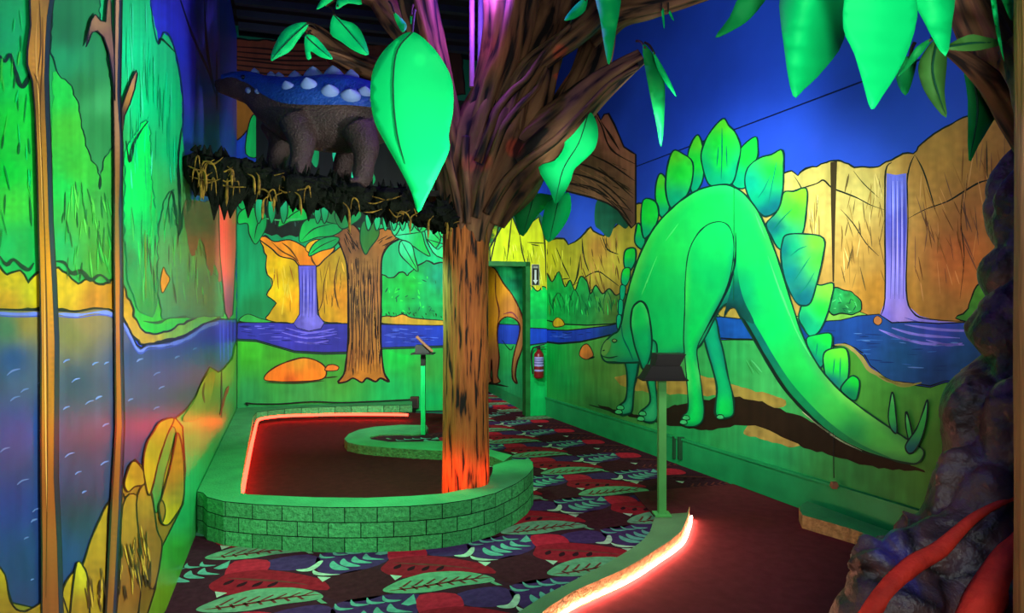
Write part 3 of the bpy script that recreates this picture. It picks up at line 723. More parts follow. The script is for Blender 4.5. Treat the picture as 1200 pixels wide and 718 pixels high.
p = Paint(PB, 10)
p.fill([(349.5, 311), (360, 311), (370.5, 311), (371, 340), (372, 368), (380, 378), (376, 385), (362, 388), (348, 384), (344, 379), (351, 368), (351, 340)], stops((354, 320, (96, 96, 214)), (364, 330, (104, 104, 226)), (360, 350, (94, 98, 222)), (360, 375, (124, 122, 236)), (350, 378, (90, 88, 200))), smooth=False, step=4, ink=(30, 30, 70), w=1.1, br=(.2, .6, .06))
for x in (354, 358, 362, 366): p.line([(x, 313), (x + .4, 340), (x - .3, 372)], 1.0, (50, 52, 170))
for x in (356, 361, 368): p.line([(x, 316), (x, 350), (x, 370)], .8, (168, 168, 250))
p.build('waterfall', MP, bm_)
p = Paint(PB, 8)
p.fill([(278, 378), (300, 377), (345, 379), (380, 379), (420, 379), (450, 380), (520, 381), (560, 382), (560, 405), (520, 405), (450, 407), (420, 412), (380, 413), (345, 411), (320, 404), (300, 398), (278, 397)], stops((290, 388, (50, 56, 170)), (350, 390, (58, 58, 190)), (400, 395, (44, 48, 160)), (480, 392, (30, 56, 180)), (520, 392, (24, 60, 190)), (630, 392, (20, 70, 200))), smooth=False, ink=INK, w=1.3, step=6, br=(.14, .06, .6))
p.fill([(618.5, 384), (643, 385), (643, 401), (618.5, 404)], (20, 70, 200), smooth=False, step=6, ink=INK, w=1.2)
p.strokes([(280, 381), (400, 382), (400, 406), (340, 402), (280, 394)], 42, 12, 1, 1.0, [(110, 112, 236), (90, 92, 216), (30, 32, 110)], 4, jit=.12)
p.strokes([(448, 384), (518, 385), (518, 401), (448, 402)], 26, 13, 1, .9, [(70, 96, 220), (20, 34, 130), (84, 120, 236)], 5, jit=.1)
for q in ([(335, 384), (362, 390), (392, 385)], [(330, 389), (360, 396), (395, 391)], [(345, 400), (365, 402), (385, 399)]): p.line(q, 2.0, (116, 112, 240))
p.build('river', MP, bm_)
p = Paint(PB, 10)
p.fill([(278, 399), (300, 400), (318, 405), (345, 413), (380, 415), (420, 414), (450, 409), (520, 407), (562, 406), (562, 480), (480, 482), (278, 482)], stops((290, 410, (60, 190, 40)), (330, 420, (64, 170, 40)), (400, 430, (60, 160, 50)), (470, 415, (0, 210, 70)), (500, 430, (50, 160, 60)), (460, 460, (0, 180, 90)), (350, 460, (50, 160, 76)), (290, 465, (40, 150, 80)), (500, 470, (0, 180, 90))), smooth=False, ink=INK, w=1.2, step=8, br=(.1, .06, .15))
p.fill([(618.5, 406), (630, 404), (643, 403), (643, 489), (618.5, 489)], stops((625, 420, (0, 196, 84)), (632, 470, (0, 186, 90))), smooth=False, step=8)
p.fill([(280, 376), (290, 368), (305, 373), (320, 377), (300, 378)], (50, 170, 70), step=5, ink=INK, w=1)
p.fill([(446, 372), (455, 370), (462, 371), (472, 368), (482, 372), (500, 374), (522, 376), (522, 381), (450, 379)], stops((452, 375, (150, 150, 40)), (465, 372, (230, 170, 50)), (490, 377, (190, 160, 40))), ink=INK, w=1.2, step=4)
p.strokes([(450, 364), (520, 366), (520, 374), (450, 372)], 22, 4, 80, 1.4, [(10, 60, 20), (10, 90, 40)], 7, jit=.6)
p.build('meadow', MP, bm_)
p = Paint(PB, 14)
rock = [(310, 445), (313, 437), (326, 428), (345, 421), (358, 419), (372, 423), (381, 430), (382, 440), (374, 445), (350, 447), (325, 447)]
p.fill(rock, stops((330, 438, (246, 130, 30)), (350, 425, (224, 160, 40)), (365, 440, (250, 140, 30)), (378, 432, (240, 150, 30)), (340, 446, (220, 96, 30))), ink=(60, 24, 8), w=1.6, step=5, br=(.12, .08, .1))
p.fill([(381, 434), (384, 428), (391, 427), (397, 430), (394, 434)], (224, 130, 40), ink=(60, 24, 8), w=1.2, step=4)
p.line([(310, 448), (345, 449), (380, 446)], 2, (40, 60, 20)); p.line([(378, 443), (396, 441)], 1.6, (40, 60, 20))
p.build('boulders', MP, bm_)
# the forked tree
p = Paint(PB, 15)
tr = [(396, 448), (403, 438), (406, 420), (408, 395), (408, 350), (407, 315), (403, 298), (396, 282), (388, 272), (398, 262), (412, 262), (422, 272), (429, 290), (436, 278), (446, 268), (462, 270), (470, 278), (460, 284), (452, 292), (447, 306), (447, 340), (446, 380), (447, 410), (450, 436), (456, 447), (446, 443), (440, 447), (430, 443), (424, 448), (414, 443), (406, 447)]
p.fill(tr, stops((400, 280, (130, 84, 46)), (415, 290, (118, 80, 44)), (455, 276, (180, 116, 46)), (425, 310, (140, 100, 44)), (415, 350, (140, 104, 44)), (440, 340, (170, 110, 46)), (425, 400, (160, 108, 40)), (412, 420, (136, 88, 36)), (425, 436, (186, 126, 36))), ink=(24, 14, 8), w=2.2, step=5, br=(.2, .35, .05))
for i in range(13):
    x = 408 + i * 3.2; k = (i * 37) % 11
    p.line([(x, 300 + k), (x + math.sin(i) * 1.5, 330 + k), (x + math.cos(i), 365), (x + math.sin(i * 2), 400), (x + (i - 6) * .5, 438 - (k % 5))], 1.4, (40, 26, 12))
p.strokes([(408, 300), (446, 300), (446, 440), (408, 440)], 60, 14, 90, 1.5, [(50, 32, 14), (34, 22, 10), (190, 140, 60)], 8, jit=.08)
p.strokes([(440, 280), (465, 272), (468, 278), (448, 296)], 10, 12, -35, 1.3, [(60, 40, 16)], 9)
p.strokes([(394, 276), (410, 266), (424, 290), (412, 300)], 12, 14, 60, 1.3, [(40, 28, 14)], 10)
p.build('painted_tree', MP, bm_)
# painted leaves over the fork
p = Paint(PB, 19)
def pleaf(pts, c1, c2, rib=None, ink=(6, 60, 34)):
    p.fill(pts, stops((pts[0][0], pts[0][1], c1), (pts[len(pts) // 2][0], pts[len(pts) // 2][1], c2)), ink=ink, w=1.4, step=6, br=(.08, .1, .1))
    if rib: p.line(rib, 1.3, ink)
G1, G2, G3, G4 = (10, 200, 80), (0, 160, 80), (60, 235, 160), (30, 120, 60)
pleaf([(279, 224), (292, 226), (304, 236), (308, 250), (296, 248), (284, 246), (279, 240)], G2, G1, [(280, 232), (294, 238), (307, 249)])
pleaf([(279, 262), (280, 250), (290, 243), (302, 244), (312, 252), (312, 266), (306, 278), (299, 286), (292, 274), (290, 262)], G1, G2, [(312, 254), (302, 262), (298, 280)])
pleaf([(326, 266), (330, 252), (340, 238), (350, 234), (358, 240), (362, 254), (356, 258), (340, 260)], G1, G1, [(330, 262), (344, 250), (356, 244)])
pleaf([(352, 284), (352, 268), (358, 258), (372, 255), (386, 252), (394, 262), (402, 268), (390, 276), (372, 278)], G1, G2, [(353, 282), (368, 268), (390, 262)])
pleaf([(362, 300), (366, 288), (376, 280), (390, 277), (398, 280), (390, 290), (376, 294)], G1, G2, [(363, 298), (376, 288), (394, 280)])
pleaf([(366, 250), (378, 240), (392, 240), (398, 250), (404, 262), (392, 262), (378, 258)], G2, G4)
pleaf([(392, 252), (402, 240), (416, 240), (424, 252), (414, 262), (400, 268)], G4, G2)
pleaf([(424, 262), (432, 258), (442, 264), (444, 276), (434, 290), (428, 298), (422, 282)], (20, 130, 60), (50, 120, 40))
for pts in ([(462, 276), (470, 262), (484, 262), (494, 272), (498, 286), (504, 300), (492, 294), (478, 284)], [(470, 282), (482, 286), (486, 300), (490, 318), (478, 308), (468, 296)], [(498, 262), (506, 258), (514, 268), (516, 282), (508, 292), (500, 282)], [(480, 246), (490, 236), (500, 246), (504, 262), (494, 272), (484, 262)], [(456, 258), (462, 246), (470, 250), (470, 264), (462, 276)], [(510, 250), (520, 246), (530, 258), (528, 276), (516, 276)], [(500, 280), (512, 292), (520, 288), (540, 292), (540, 304), (512, 300)]):
    pleaf(pts, G3, G1, [pts[0], pts[3]])
for q in ([(312, 256), (330, 258), (352, 256)],): p.line(q, 2.2, (70, 190, 110))
for x in (303, 318, 332, 372, 380): pleaf([(x, 222), (x + 4, 232), (x + 5, 250), (x, 262), (x - 4, 248), (x - 3, 232)], (30, 200, 140), (10, 160, 90))
for i in range(9): 
    x = 432 + i * 10; pleaf([(x, 236 - (i % 3) * 6), (x + 4, 250), (x + 3, 264), (x - 1, 270), (x - 4, 256)], (60, 235, 180), (20, 200, 120))
p.build('painted_leaves', MP, bm_)
# upper part of the back wall: log, sky slits, ochre leaf
p = Paint(PB, 2)
p.fill([(258, 44), (300, 47), (360, 50), (440, 52), (540, 50), (545, 110), (440, 118), (360, 110), (300, 100), (258, 92)], stops((270, 60, (104, 50, 34)), (330, 62, (96, 50, 36)), (400, 70, (70, 38, 32)), (290, 90, (90, 50, 34)), (500, 80, (50, 30, 26))), smooth=False, jag=1.0, ink=(14, 10, 10), w=2, step=9, br=(.2, .04, .5))
for k in range(9): p.line([(262, 54 + k * 5), (300, 56 + k * 5.4 + (k % 3)), (350, 60 + k * 5.6), (440, 58 + k * 6)], 2.2, (34, 16, 14))
p.build('painted_log', MP, bm_)
p = Paint(PB, 2)
p.fill([(256, -60), (276, -60), (280, 46), (258, 44)], (0, 100, 90), smooth=False, step=12)
p.fill([(256, 92), (300, 100), (300, 200), (256, 190)], stops((268, 120, (30, 120, 190)), (266, 150, (50, 90, 240)), (280, 160, (20, 70, 190)), (295, 180, (16, 60, 160))), smooth=False, step=7)
for x in (266, 270): p.line([(x, 112), (x + 1, 140), (x + 4, 165)], 1.3, (90, 240, 230))
p.fill([(280, 112), (304, 122), (304, 136), (292, 150), (278, 164), (268, 160), (272, 135)], stops((285, 130, (150, 96, 30)), (280, 155, (130, 84, 26))), ink=(30, 20, 10), w=1.6, step=6)
p.fill([(292, 144), (300, 136), (306, 180), (288, 180)], (10, 190, 90), ink=INK, w=1.4, step=6)
p.fill([(300, 100), (545, 118), (545, 225), (300, 205)], stops((330, 150, (14, 24, 26)), (400, 170, (16, 22, 24)), (500, 180, (20, 26, 20))), smooth=False, step=14)
for pts in ([(362, 162), (370, 160), (374, 180), (371, 196), (364, 186)], [(392, 174), (410, 172), (406, 188), (395, 198), (390, 186)], [(412, 202), (430, 196), (440, 210), (430, 222), (416, 216)]):
    p.fill(pts, stops((pts[0][0], pts[0][1], (40, 230, 170)), (pts[2][0], pts[2][1], (10, 150, 80))), step=5)
p.build('sky_slits', MP, bm_)
# yellow cliff over the doorway
p = Paint(PB, 3)
p.fill([(574, 309), (574, 290), (582, 276), (590, 262), (594, 260), (600, 252.5), (609, 275), (620, 262), (631.6, 254.4), (636, 270), (643, 283), (643, 352), (618, 352), (618, 311), (574, 309.5), (556, 309.5), (556, 200), (590, 240)], stops((600, 290, (206, 226, 20)), (630, 270, (206, 220, 24)), (636, 320, (196, 200, 34)), (580, 290, (190, 214, 20))), smooth=False, ink=INK, w=1.6, step=6, br=(.12, .3, .06))
for q in ([(600, 252), (597, 280), (594, 306)], [(609, 275), (612, 295), (616, 310)], [(631, 256), (638, 280), (640, 330)], [(618, 284), (640, 285)], [(618, 300), (619, 320)], [(622, 286), (632, 288)]): p.line(q, 1.8, (50, 60, 10))
p.strokes([(585, 285), (640, 285), (640, 340), (622, 340), (620, 308), (585, 306)], 24, 14, 86, 1.1, [(120, 140, 10), (230, 240, 80)], 4)
p.fill([(619, 378), (619, 340), (624, 336), (630, 342), (636, 336), (643, 344), (643, 380)], stops((630, 350, (0, 204, 84)), (630, 372, (0, 170, 80))), jag=1, ink=INK, w=1.4, step=5, br=(.2, .3, .1))
p.fill([(619, 374), (643, 374), (643, 386), (619, 385)], (0, 190, 76), smooth=False, step=6)
for x in (622, 628, 634, 640): p.line([(x, 332), (x + 1, 340)], 1.3, (200, 180, 30))
p.build('doorway_cliff', MP, bm_)
p = Paint(PB, 3)
p.fill([(545, 225), (560, 225), (596, 240), (590, 262), (582, 276), (574, 292), (562, 300), (545, 300)], stops((580, 250, (0, 110, 60)), (590, 240, (20, 150, 70))), step=7)
p.fill([(600, 226), (643, 200), (643, 262), (632, 250), (620, 262), (609, 270), (600, 248)], stops((630, 230, (20, 60, 190)), (610, 240, (6, 90, 90))), smooth=False, step=7)
p.fill([(556, 130), (643, 130), (643, 205), (600, 228), (556, 226)], (8, 60, 60), smooth=False, step=12)
p.build('corner_foliage', MP, bm_)

# ================================================================ corridor picture: the ochre dinosaur
cm = empty('long_necked_dinosaur_mural', PC.hit(600, 420, .006), 'ochre dinosaur hindquarters with hanging tail painted inside the doorway', 'dinosaur mural')
p = Paint(PC, 1)
p.fill([(566, 310), (618, 310), (618, 379), (566, 379)], stops((600, 330, (0, 100, 70)), (612, 350, (10, 140, 80)), (596, 320, (30, 170, 90)), (605, 370, (20, 150, 70))), smooth=False, step=6, br=(.4, .3, .08), jag=.2)
p.fill([(566, 379), (618, 381), (618, 404), (566, 402)], (34, 66, 180), smooth=False, step=6, ink=INK, w=1.2)
p.fill([(566, 402), (618, 404), (618, 470), (566, 446)], stops((590, 420, (40, 170, 80)), (600, 450, (40, 170, 100))), smooth=False, step=6)
p.line([(588, 398), (598, 410), (602, 404)], 1.2, INK)
p.build('painted_scenery', MP, cm)
p = Paint(PC, 5)
p.fill([(566, 314), (577, 313), (582, 318), (590, 332), (600, 345), (608, 360), (613, 374), (615, 390), (612, 408), (606, 425), (604, 440), (606, 449), (601, 444), (600, 430), (603, 412), (608, 394), (609, 382), (604, 374), (594, 371), (586, 376), (583, 386), (583, 398), (585, 420), (583, 440), (586, 447), (578, 449), (577, 440), (576, 420), (575, 440), (576, 447), (568, 448), (566, 430)], stops((574, 340, (240, 170, 20)), (580, 350, (226, 150, 30)), (595, 355, (150, 96, 40)), (605, 370, (170, 104, 50)), (612, 395, (180, 120, 70)), (572, 380, (240, 160, 24)), (572, 430, (206, 120, 70)), (582, 430, (170, 100, 60)), (603, 440, (130, 100, 50))), ink=(60, 20, 16), w=1.5, step=3, smooth=True)
p.line([(581, 318), (581, 345), (585, 365), (582, 385)], 1.5, (96, 40, 30)); p.line([(590, 368), (600, 366), (607, 374)], 2, (110, 40, 60))
p.line([(566, 448), (580, 450), (596, 453)], 2.4, (24, 40, 24))
p.build('painted_dinosaur', MP, cm)

# ================================================================ left wall picture
def LEFTJUNGLE():
    # rounded dark bush between the trunks, and the lighter foliage masses round it
    p.fill([(-70, 110), (0, 72), (8, 70), (14, 76), (19, 92), (24, 102), (30, 92), (40, 84), (40, 318), (-70, 310)], stops((5, 100, (10, 214, 80)), (15, 140, (20, 220, 60)), (8, 200, (0, 216, 60)), (30, 180, (30, 200, 60)), (15, 240, (60, 214, 60)), (10, 290, (0, 190, 90)), (30, 290, (20, 170, 70))), smooth=False, jag=1.6, step=5, br=(.12, .3, .08))
    p.fill([(62, 84), (70, 80), (76, 96), (84, 100), (90, 112), (96, 140), (102, 176), (112, 192), (117, 210), (121, 190), (134, 172), (134, 328), (60, 322)], stops((70, 110, (30, 200, 70)), (80, 150, (60, 180, 50)), (90, 200, (50, 170, 50)), (75, 220, (20, 190, 70)), (72, 290, (10, 160, 80)), (100, 260, (60, 150, 50)), (120, 240, (50, 140, 56)), (115, 300, (50, 130, 40))), smooth=False, jag=1.8, step=5, br=(.14, .3, .06))
    p.fill([(64, -80), (112, -80), (118, 30), (126, 70), (132, 110), (133, 172), (122, 186), (118, 208), (112, 194), (104, 180), (98, 158), (92, 122), (84, 102), (76, 94), (66, 82), (60, 60)], stops((80, 40, (30, 112, 66)), (100, 100, (36, 116, 60)), (115, 150, (40, 126, 64)), (125, 120, (60, 160, 90)), (72, 70, (30, 150, 90))), smooth=False, jag=1.4, step=5, ink=(10, 50, 34), w=1.4, br=(.06, .1, .05))
    p.fill([(146, 180), (150, 170), (157, 158), (164, 146), (172, 142), (176, 152), (178, 200), (184, 260), (190, 330), (180, 372), (164, 366), (150, 330), (145, 250)], stops((165, 160, (0, 236, 90)), (160, 220, (0, 226, 90)), (170, 290, (0, 190, 90)), (152, 300, (0, 120, 66)), (176, 350, (20, 140, 60))), smooth=False, jag=1.5, step=5, ink=(0, 120, 70), w=1.2, br=(.1, .3, .05))
    p.fill([(186, 260), (196, 228), (202, 222), (206, 262), (212, 276), (216, 250), (222, 240), (226, 262), (234, 256), (238, 300), (246, 318), (262, 330), (262, 370), (190, 372), (184, 320)], stops((198, 250, (50, 180, 90)), (210, 300, (50, 160, 90)), (222, 270, (70, 150, 70)), (245, 345, (30, 130, 80))), smooth=False, jag=1.6, step=5, ink=(20, 90, 60), w=1.2, br=(.12, .4, .05))
lm = empty('river_mural', PL.at(3.0, .3, .004), 'painted jungle, winding river and two slim brown trunks covering the left wall', 'wall mural')
p = Paint(PL, 1)
# sky behind the treetops
p.fill([(150, -80), (256, -80), (258, 60), (257, 160), (275, 236), (215, 240), (150, 200)], stops((200, 30, (44, 56, 200)), (215, 60, (30, 52, 190)), (235, 100, (36, 50, 160)), (250, 20, (84, 60, 230)), (250, 120, (80, 70, 200)), (222, 150, (24, 60, 150)), (228, 20, (36, 40, 130))), smooth=False, step=9, br=(.2, .5, .01))
for q in ([(205, -20), (225, 40), (245, 85), (252, 110)], [(254, 60), (254, 130)], [(239, 0), (243, 60), (251, 100)]): p.line(q, 3, (16, 20, 50))
# jungle
jg = [(-70, -80), (172, -80), (176, 6), (182, 30), (186, 50), (191, 38), (198, 42), (205, 62), (211, 95), (214, 118), (213, 150), (216, 175), (222, 210), (224, 240), (232, 240), (277, 225), (277, 374), (258, 374), (240, 372), (200, 396), (160, 400), (140, 362), (60, 362), (-70, 362)]
p.fill(jg, stops((10, 40, (20, 190, 110)), (30, 60, (10, 196, 100)), (10, 120, (10, 200, 70)), (15, 200, (0, 206, 60)), (30, 240, (30, 200, 50)), (25, 300, (10, 190, 80)), (80, 60, (24, 110, 60)), (100, 90, (36, 108, 56)), (120, 150, (44, 120, 62)), (80, 150, (30, 150, 50)), (75, 230, (50, 190, 60)), (95, 280, (30, 150, 60)), (120, 300, (44, 120, 50)), (110, 230, (60, 140, 50)), (128, 50, (30, 200, 130)), (150, 60, (10, 224, 140)), (165, 120, (0, 226, 130)), (195, 120, (0, 214, 120)), (205, 180, (0, 200, 110)), (160, 220, (0, 214, 90)), (185, 260, (0, 190, 90)), (150, 280, (10, 110, 60)), (170, 330, (10, 130, 70)), (200, 330, (30, 140, 80)), (225, 310, (60, 150, 80)), (245, 330, (40, 130, 60)), (230, 260, (90, 120, 70)), (245, 270, (120, 80, 50)), (250, 250, (130, 70, 60)), (185, 385, (30, 200, 40)), (220, 375, (40, 210, 50)), (275, 370, (60, 190, 80))), smooth=False, step=5, br=(.08, .28, .03), jag=.8)
LEFTJUNGLE()
p.strokes([(0, 0), (38, 0), (38, 330), (0, 330)], 26, 26, 88, 2.0, [(60, 226, 70), (0, 150, 60), (0, 226, 110), (20, 110, 50)], 21, jit=.25)
p.strokes([(72, 200), (132, 230), (132, 330), (72, 330)], 46, 24, 86, 1.8, [(80, 200, 70), (30, 110, 50), (40, 170, 60), (20, 80, 40)], 22, jit=.25)
p.strokes([(146, 0), (170, 0), (205, 100), (212, 220), (150, 240)], 50, 40, 89, 1.2, [(0, 236, 150), (0, 190, 110), (10, 170, 100), (60, 240, 170)], 23, jit=.06)
p.strokes([(150, 220), (250, 230), (270, 365), (165, 365)], 90, 30, 88, 1.5, [(10, 110, 60), (0, 210, 90), (80, 160, 70), (20, 70, 50), (60, 190, 80)], 24, jit=.1)
# ragged foliage edges
for pts, w in (([(0, 65), (6, 72), (12, 64), (18, 82), (22, 96), (27, 102), (33, 92), (36, 80)], 5), ([(0, 300), (8, 310), (16, 304), (26, 312), (34, 316), (40, 308)], 5), ([(66, 306), (76, 308), (84, 320), (96, 318), (106, 328), (118, 322), (130, 332)], 5), ([(148, 165), (152, 190), (156, 170), (166, 152), (174, 142)], 3), ([(192, 270), (198, 235), (202, 225), (206, 250), (210, 275), (214, 250), (222, 235), (230, 262), (236, 300)], 2.5), ([(213, 150), (209, 190), (211, 240), (208, 290)], 3), ([(206, 62), (190, 46), (186, 52)], 3.2), ([(118, 206), (117, 222)], 3)):
    p.line(pts, w, (10, 50, 34), wob=.5)
p.line([(177, 0), (180, 30), (186, 52), (192, 38), (200, 44), (207, 66), (213, 100), (215, 130), (214, 160)], 1.8, (6, 60, 90))
p.fill([(190, 318), (192, 313), (195, 320), (199, 327), (194, 338), (190, 343), (188, 330)], stops((193, 325, (240, 150, 30))), ink=(60, 40, 10), w=1.4, step=4)
p.line([(170, 270), (171, 350)], 2.2, (90, 130, 40))
# corner tree, the red light on it put into the paint colours
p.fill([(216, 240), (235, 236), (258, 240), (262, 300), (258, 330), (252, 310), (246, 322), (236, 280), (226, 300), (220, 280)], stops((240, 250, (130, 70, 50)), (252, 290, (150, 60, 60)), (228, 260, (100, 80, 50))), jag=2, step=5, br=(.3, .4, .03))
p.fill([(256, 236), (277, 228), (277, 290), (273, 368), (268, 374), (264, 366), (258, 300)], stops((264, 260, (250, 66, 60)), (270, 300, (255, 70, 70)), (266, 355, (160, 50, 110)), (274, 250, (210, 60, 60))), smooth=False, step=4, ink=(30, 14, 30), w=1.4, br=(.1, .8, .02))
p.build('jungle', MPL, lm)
p = Paint(PL, 5)
# yellow bank
p.fill([(-70, 300), (0, 312), (10, 322), (24, 318), (34, 330), (44, 318), (70, 314), (80, 322), (92, 332), (104, 326), (120, 334), (134, 326), (144, 334), (152, 352), (158, 372), (166, 388), (180, 392), (200, 386), (224, 374), (240, 366), (258, 372), (240, 380), (210, 396), (180, 402), (164, 404), (150, 384), (140, 368), (120, 362), (90, 364), (60, 362), (20, 363), (-70, 360)], stops((15, 330, (206, 180, 20)), (10, 350, (200, 150, 24)), (35, 340, (200, 190, 24)), (80, 340, (196, 160, 24)), (110, 350, (176, 110, 24)), (135, 345, (170, 110, 24)), (155, 375, (200, 150, 30)), (170, 395, (190, 150, 30)), (210, 386, (130, 190, 40)), (240, 372, (80, 190, 60))), smooth=False, jag=1.5, step=5, ink=(14, 30, 14), w=2.4, br=(.22, .25, .06))
p.line([(168, 376), (185, 378), (200, 372), (222, 370), (240, 366)], 3, (10, 90, 34), wob=.8)
p.build('yellow_bank', MPL, lm)
p = Paint(PL, 7)
rv = [(-70, 360), (20, 363), (60, 363), (90, 365), (110, 361), (128, 362), (144, 372), (152, 386), (160, 404), (166, 408), (172, 403), (186, 402), (205, 398), (222, 391), (238, 380), (256, 374), (278, 374), (278, 408), (276, 400), (272, 420), (262, 432), (256, 436), (246, 430), (238, 444), (228, 466), (218, 480), (206, 490), (190, 492), (180, 505), (174, 520), (170, 548), (158, 538), (150, 546), (144, 566), (132, 584), (120, 604), (106, 634), (96, 664), (84, 672), (72, 690), (40, 712), (14, 706), (2, 668), (-70, 640)]
p.fill(rv, stops((10, 385, (60, 120, 80)), (30, 380, (150, 130, 50)), (85, 390, (110, 110, 50)), (100, 378, (130, 110, 60)), (15, 420, (28, 74, 130)), (20, 500, (30, 66, 140)), (15, 600, (32, 62, 136)), (60, 650, (30, 60, 110)), (90, 450, (36, 62, 84)), (100, 520, (40, 58, 82)), (90, 600, (34, 52, 70)), (150, 430, (44, 66, 110)), (150, 500, (60, 54, 84)), (200, 430, (46, 66, 124)), (210, 470, (70, 60, 96)), (250, 400, (44, 66, 160)), (265, 385, (50, 60, 170)), (240, 420, (56, 66, 130))), smooth=False, step=7, ink=(12, 22, 24), w=2.4, br=(.14, .12, .03))
bank = [(-10, 366), (20, 368), (60, 367), (90, 369), (112, 366), (128, 367), (142, 376), (150, 390), (160, 408), (166, 411), (174, 406), (190, 405), (208, 401), (224, 394), (240, 383), (256, 378)]
p.line(bank, 3.4, (110, 130, 220), taper=False, wob=.6)
p.line([(x, y + 3) for x, y in bank], 1.4, (60, 80, 180), taper=False)
rnd = random.Random(5)
for (x, y, l) in ((8, 440, 16), (12, 470, 12), (24, 460, 10), (0, 530, 12), (20, 568, 14), (38, 600, 10), (36, 612, 8), (44, 450, 6), (46, 505, 6), (74, 425, 8), (84, 448, 10), (108, 428, 8), (122, 427, 6), (100, 474, 10), (112, 468, 8), (74, 480, 8), (76, 536, 12), (88, 556, 8), (118, 545, 10), (96, 578, 6), (62, 420, 8), (120, 500, 8), (180, 440, 8), (186, 456, 7), (160, 424, 8), (150, 470, 6), (36, 680, 4), (28, 632, 6), (205, 420, 6), (226, 410, 5), (180, 480, 7)):
    p.line([(x, y), (x + l * .4, y - l * .35), (x + l, y - l * .5)], 1.8, (100, 130, 190))
# reflections streaks near the corner
for x in (258, 262, 267, 271, 275): p.line([(x, 372), (x, 396), (x + .5, 424)], 1.6, (70, 90, 220))
p.build('river', MPL, lm)
p = Paint(PL, 9)
gr = [(278, 405), (276, 402), (272, 420), (262, 432), (256, 436), (246, 430), (238, 444), (228, 466), (218, 480), (206, 490), (190, 492), (180, 505), (174, 520), (170, 548), (158, 538), (150, 546), (144, 566), (132, 584), (120, 604), (106, 634), (96, 664), (84, 672), (72, 690), (40, 712), (14, 706), (2, 668), (-70, 640), (-70, 900), (120, 900), (160, 760), (203, 705), (231, 628), (260, 545), (278, 520)]
p.fill(gr, stops((262, 440, (110, 180, 60)), (245, 445, (150, 160, 50)), (240, 470, (130, 150, 60)), (270, 460, (50, 180, 90)), (250, 520, (24, 170, 90)), (225, 560, (20, 170, 96)), (210, 500, (80, 170, 70)), (200, 600, (20, 166, 90)), (200, 650, (40, 150, 40)), (190, 700, (110, 150, 20)), (160, 700, (110, 130, 24)), (100, 700, (150, 140, 30)), (10, 700, (150, 140, 30))), smooth=False, step=8, ink=(10, 40, 20), w=1.8, br=(.14, .2, .04))
def rk(pts, c1, c2): p.fill(pts, stops((pts[0][0], pts[0][1], c1), (sum(q[0] for q in pts) / len(pts), sum(q[1] for q in pts) / len(pts), c2)), ink=(30, 22, 8), w=2.0, step=6, br=(.2, .3, .05))
Y1, Y2, Y3 = (190, 160, 24), (160, 120, 26), (140, 92, 28)
p.fill([(60, 900), (72, 700), (84, 672), (96, 664), (106, 634), (120, 604), (132, 584), (144, 566), (150, 546), (158, 538), (170, 548), (174, 520), (180, 505), (190, 492), (206, 490), (214, 500), (217, 550), (215, 590), (204, 612), (190, 640), (182, 690), (160, 760), (150, 900)], stops((100, 700, (150, 120, 26)), (150, 600, (146, 104, 26)), (200, 520, (170, 150, 30)), (170, 680, (120, 90, 24))), smooth=False, step=7, ink=(30, 22, 8), w=1.8, br=(.15, .3, .05))
p.fill([(176, 572), (180, 540), (188, 516), (200, 500), (206, 506), (200, 530), (192, 560), (188, 590), (182, 600)], stops((190, 520, (70, 150, 50)), (184, 580, (60, 140, 60))), step=5, ink=(20, 50, 20), w=1.4)
rk([(84, 672), (96, 664), (106, 634), (118, 606), (128, 588), (136, 600), (132, 640), (122, 700), (116, 780), (70, 780), (72, 700)], Y1, Y2)
rk([(128, 588), (140, 574), (148, 590), (150, 620), (150, 700), (130, 780), (118, 780), (124, 680)], Y3, Y3)
rk([(144, 592), (160, 580), (166, 610), (168, 650), (162, 720), (150, 780), (132, 780), (140, 680)], Y2, Y3)
rk([(160, 590), (170, 566), (178, 580), (184, 620), (190, 640), (180, 690), (168, 660)], Y2, Y3)
rk([(0, 664), (12, 704), (30, 716), (74, 700), (74, 800), (-60, 800), (-60, 640)], Y1, Y2)
rk([(88, 668), (98, 664), (104, 690), (104, 780), (80, 780)], (200, 190, 30), Y2)
rk([(146, 566), (152, 546), (158, 540), (166, 548), (171, 560), (168, 568), (158, 570), (150, 576)], Y1, Y2)
rk([(168, 546), (172, 520), (180, 506), (188, 494), (204, 490), (196, 510), (186, 540), (180, 566), (174, 580)], Y1, (150, 150, 30))
rk([(188, 610), (188, 590), (192, 575), (200, 545), (205, 520), (208, 507), (213, 520), (216, 550), (215, 585), (205, 605), (196, 615)], (200, 180, 24), Y2)
rk([(186, 594), (190, 586), (194, 598), (190, 612)], Y2, Y3)
p.fill([(228, 470), (236, 450), (246, 436), (252, 440), (246, 470), (236, 490), (214, 492)], stops((240, 450, (170, 160, 50)), (236, 480, (130, 150, 60))), step=5)
p.line([(240, 448), (238, 460), (240, 472)], 3, (110, 50, 30)); p.line([(268, 452), (262, 470), (258, 486)], 4, (130, 40, 40), wob=.8); p.line([(260, 430), (260, 490)], 1.6, (60, 40, 60))
p.strokes([(96, 680), (180, 600), (180, 690), (120, 718), (90, 718)], 60, 30, 86, 1.8, [(90, 60, 20), (210, 170, 50), (60, 44, 16)], 33, jit=.2)
p.build('rocks', MPL, lm)
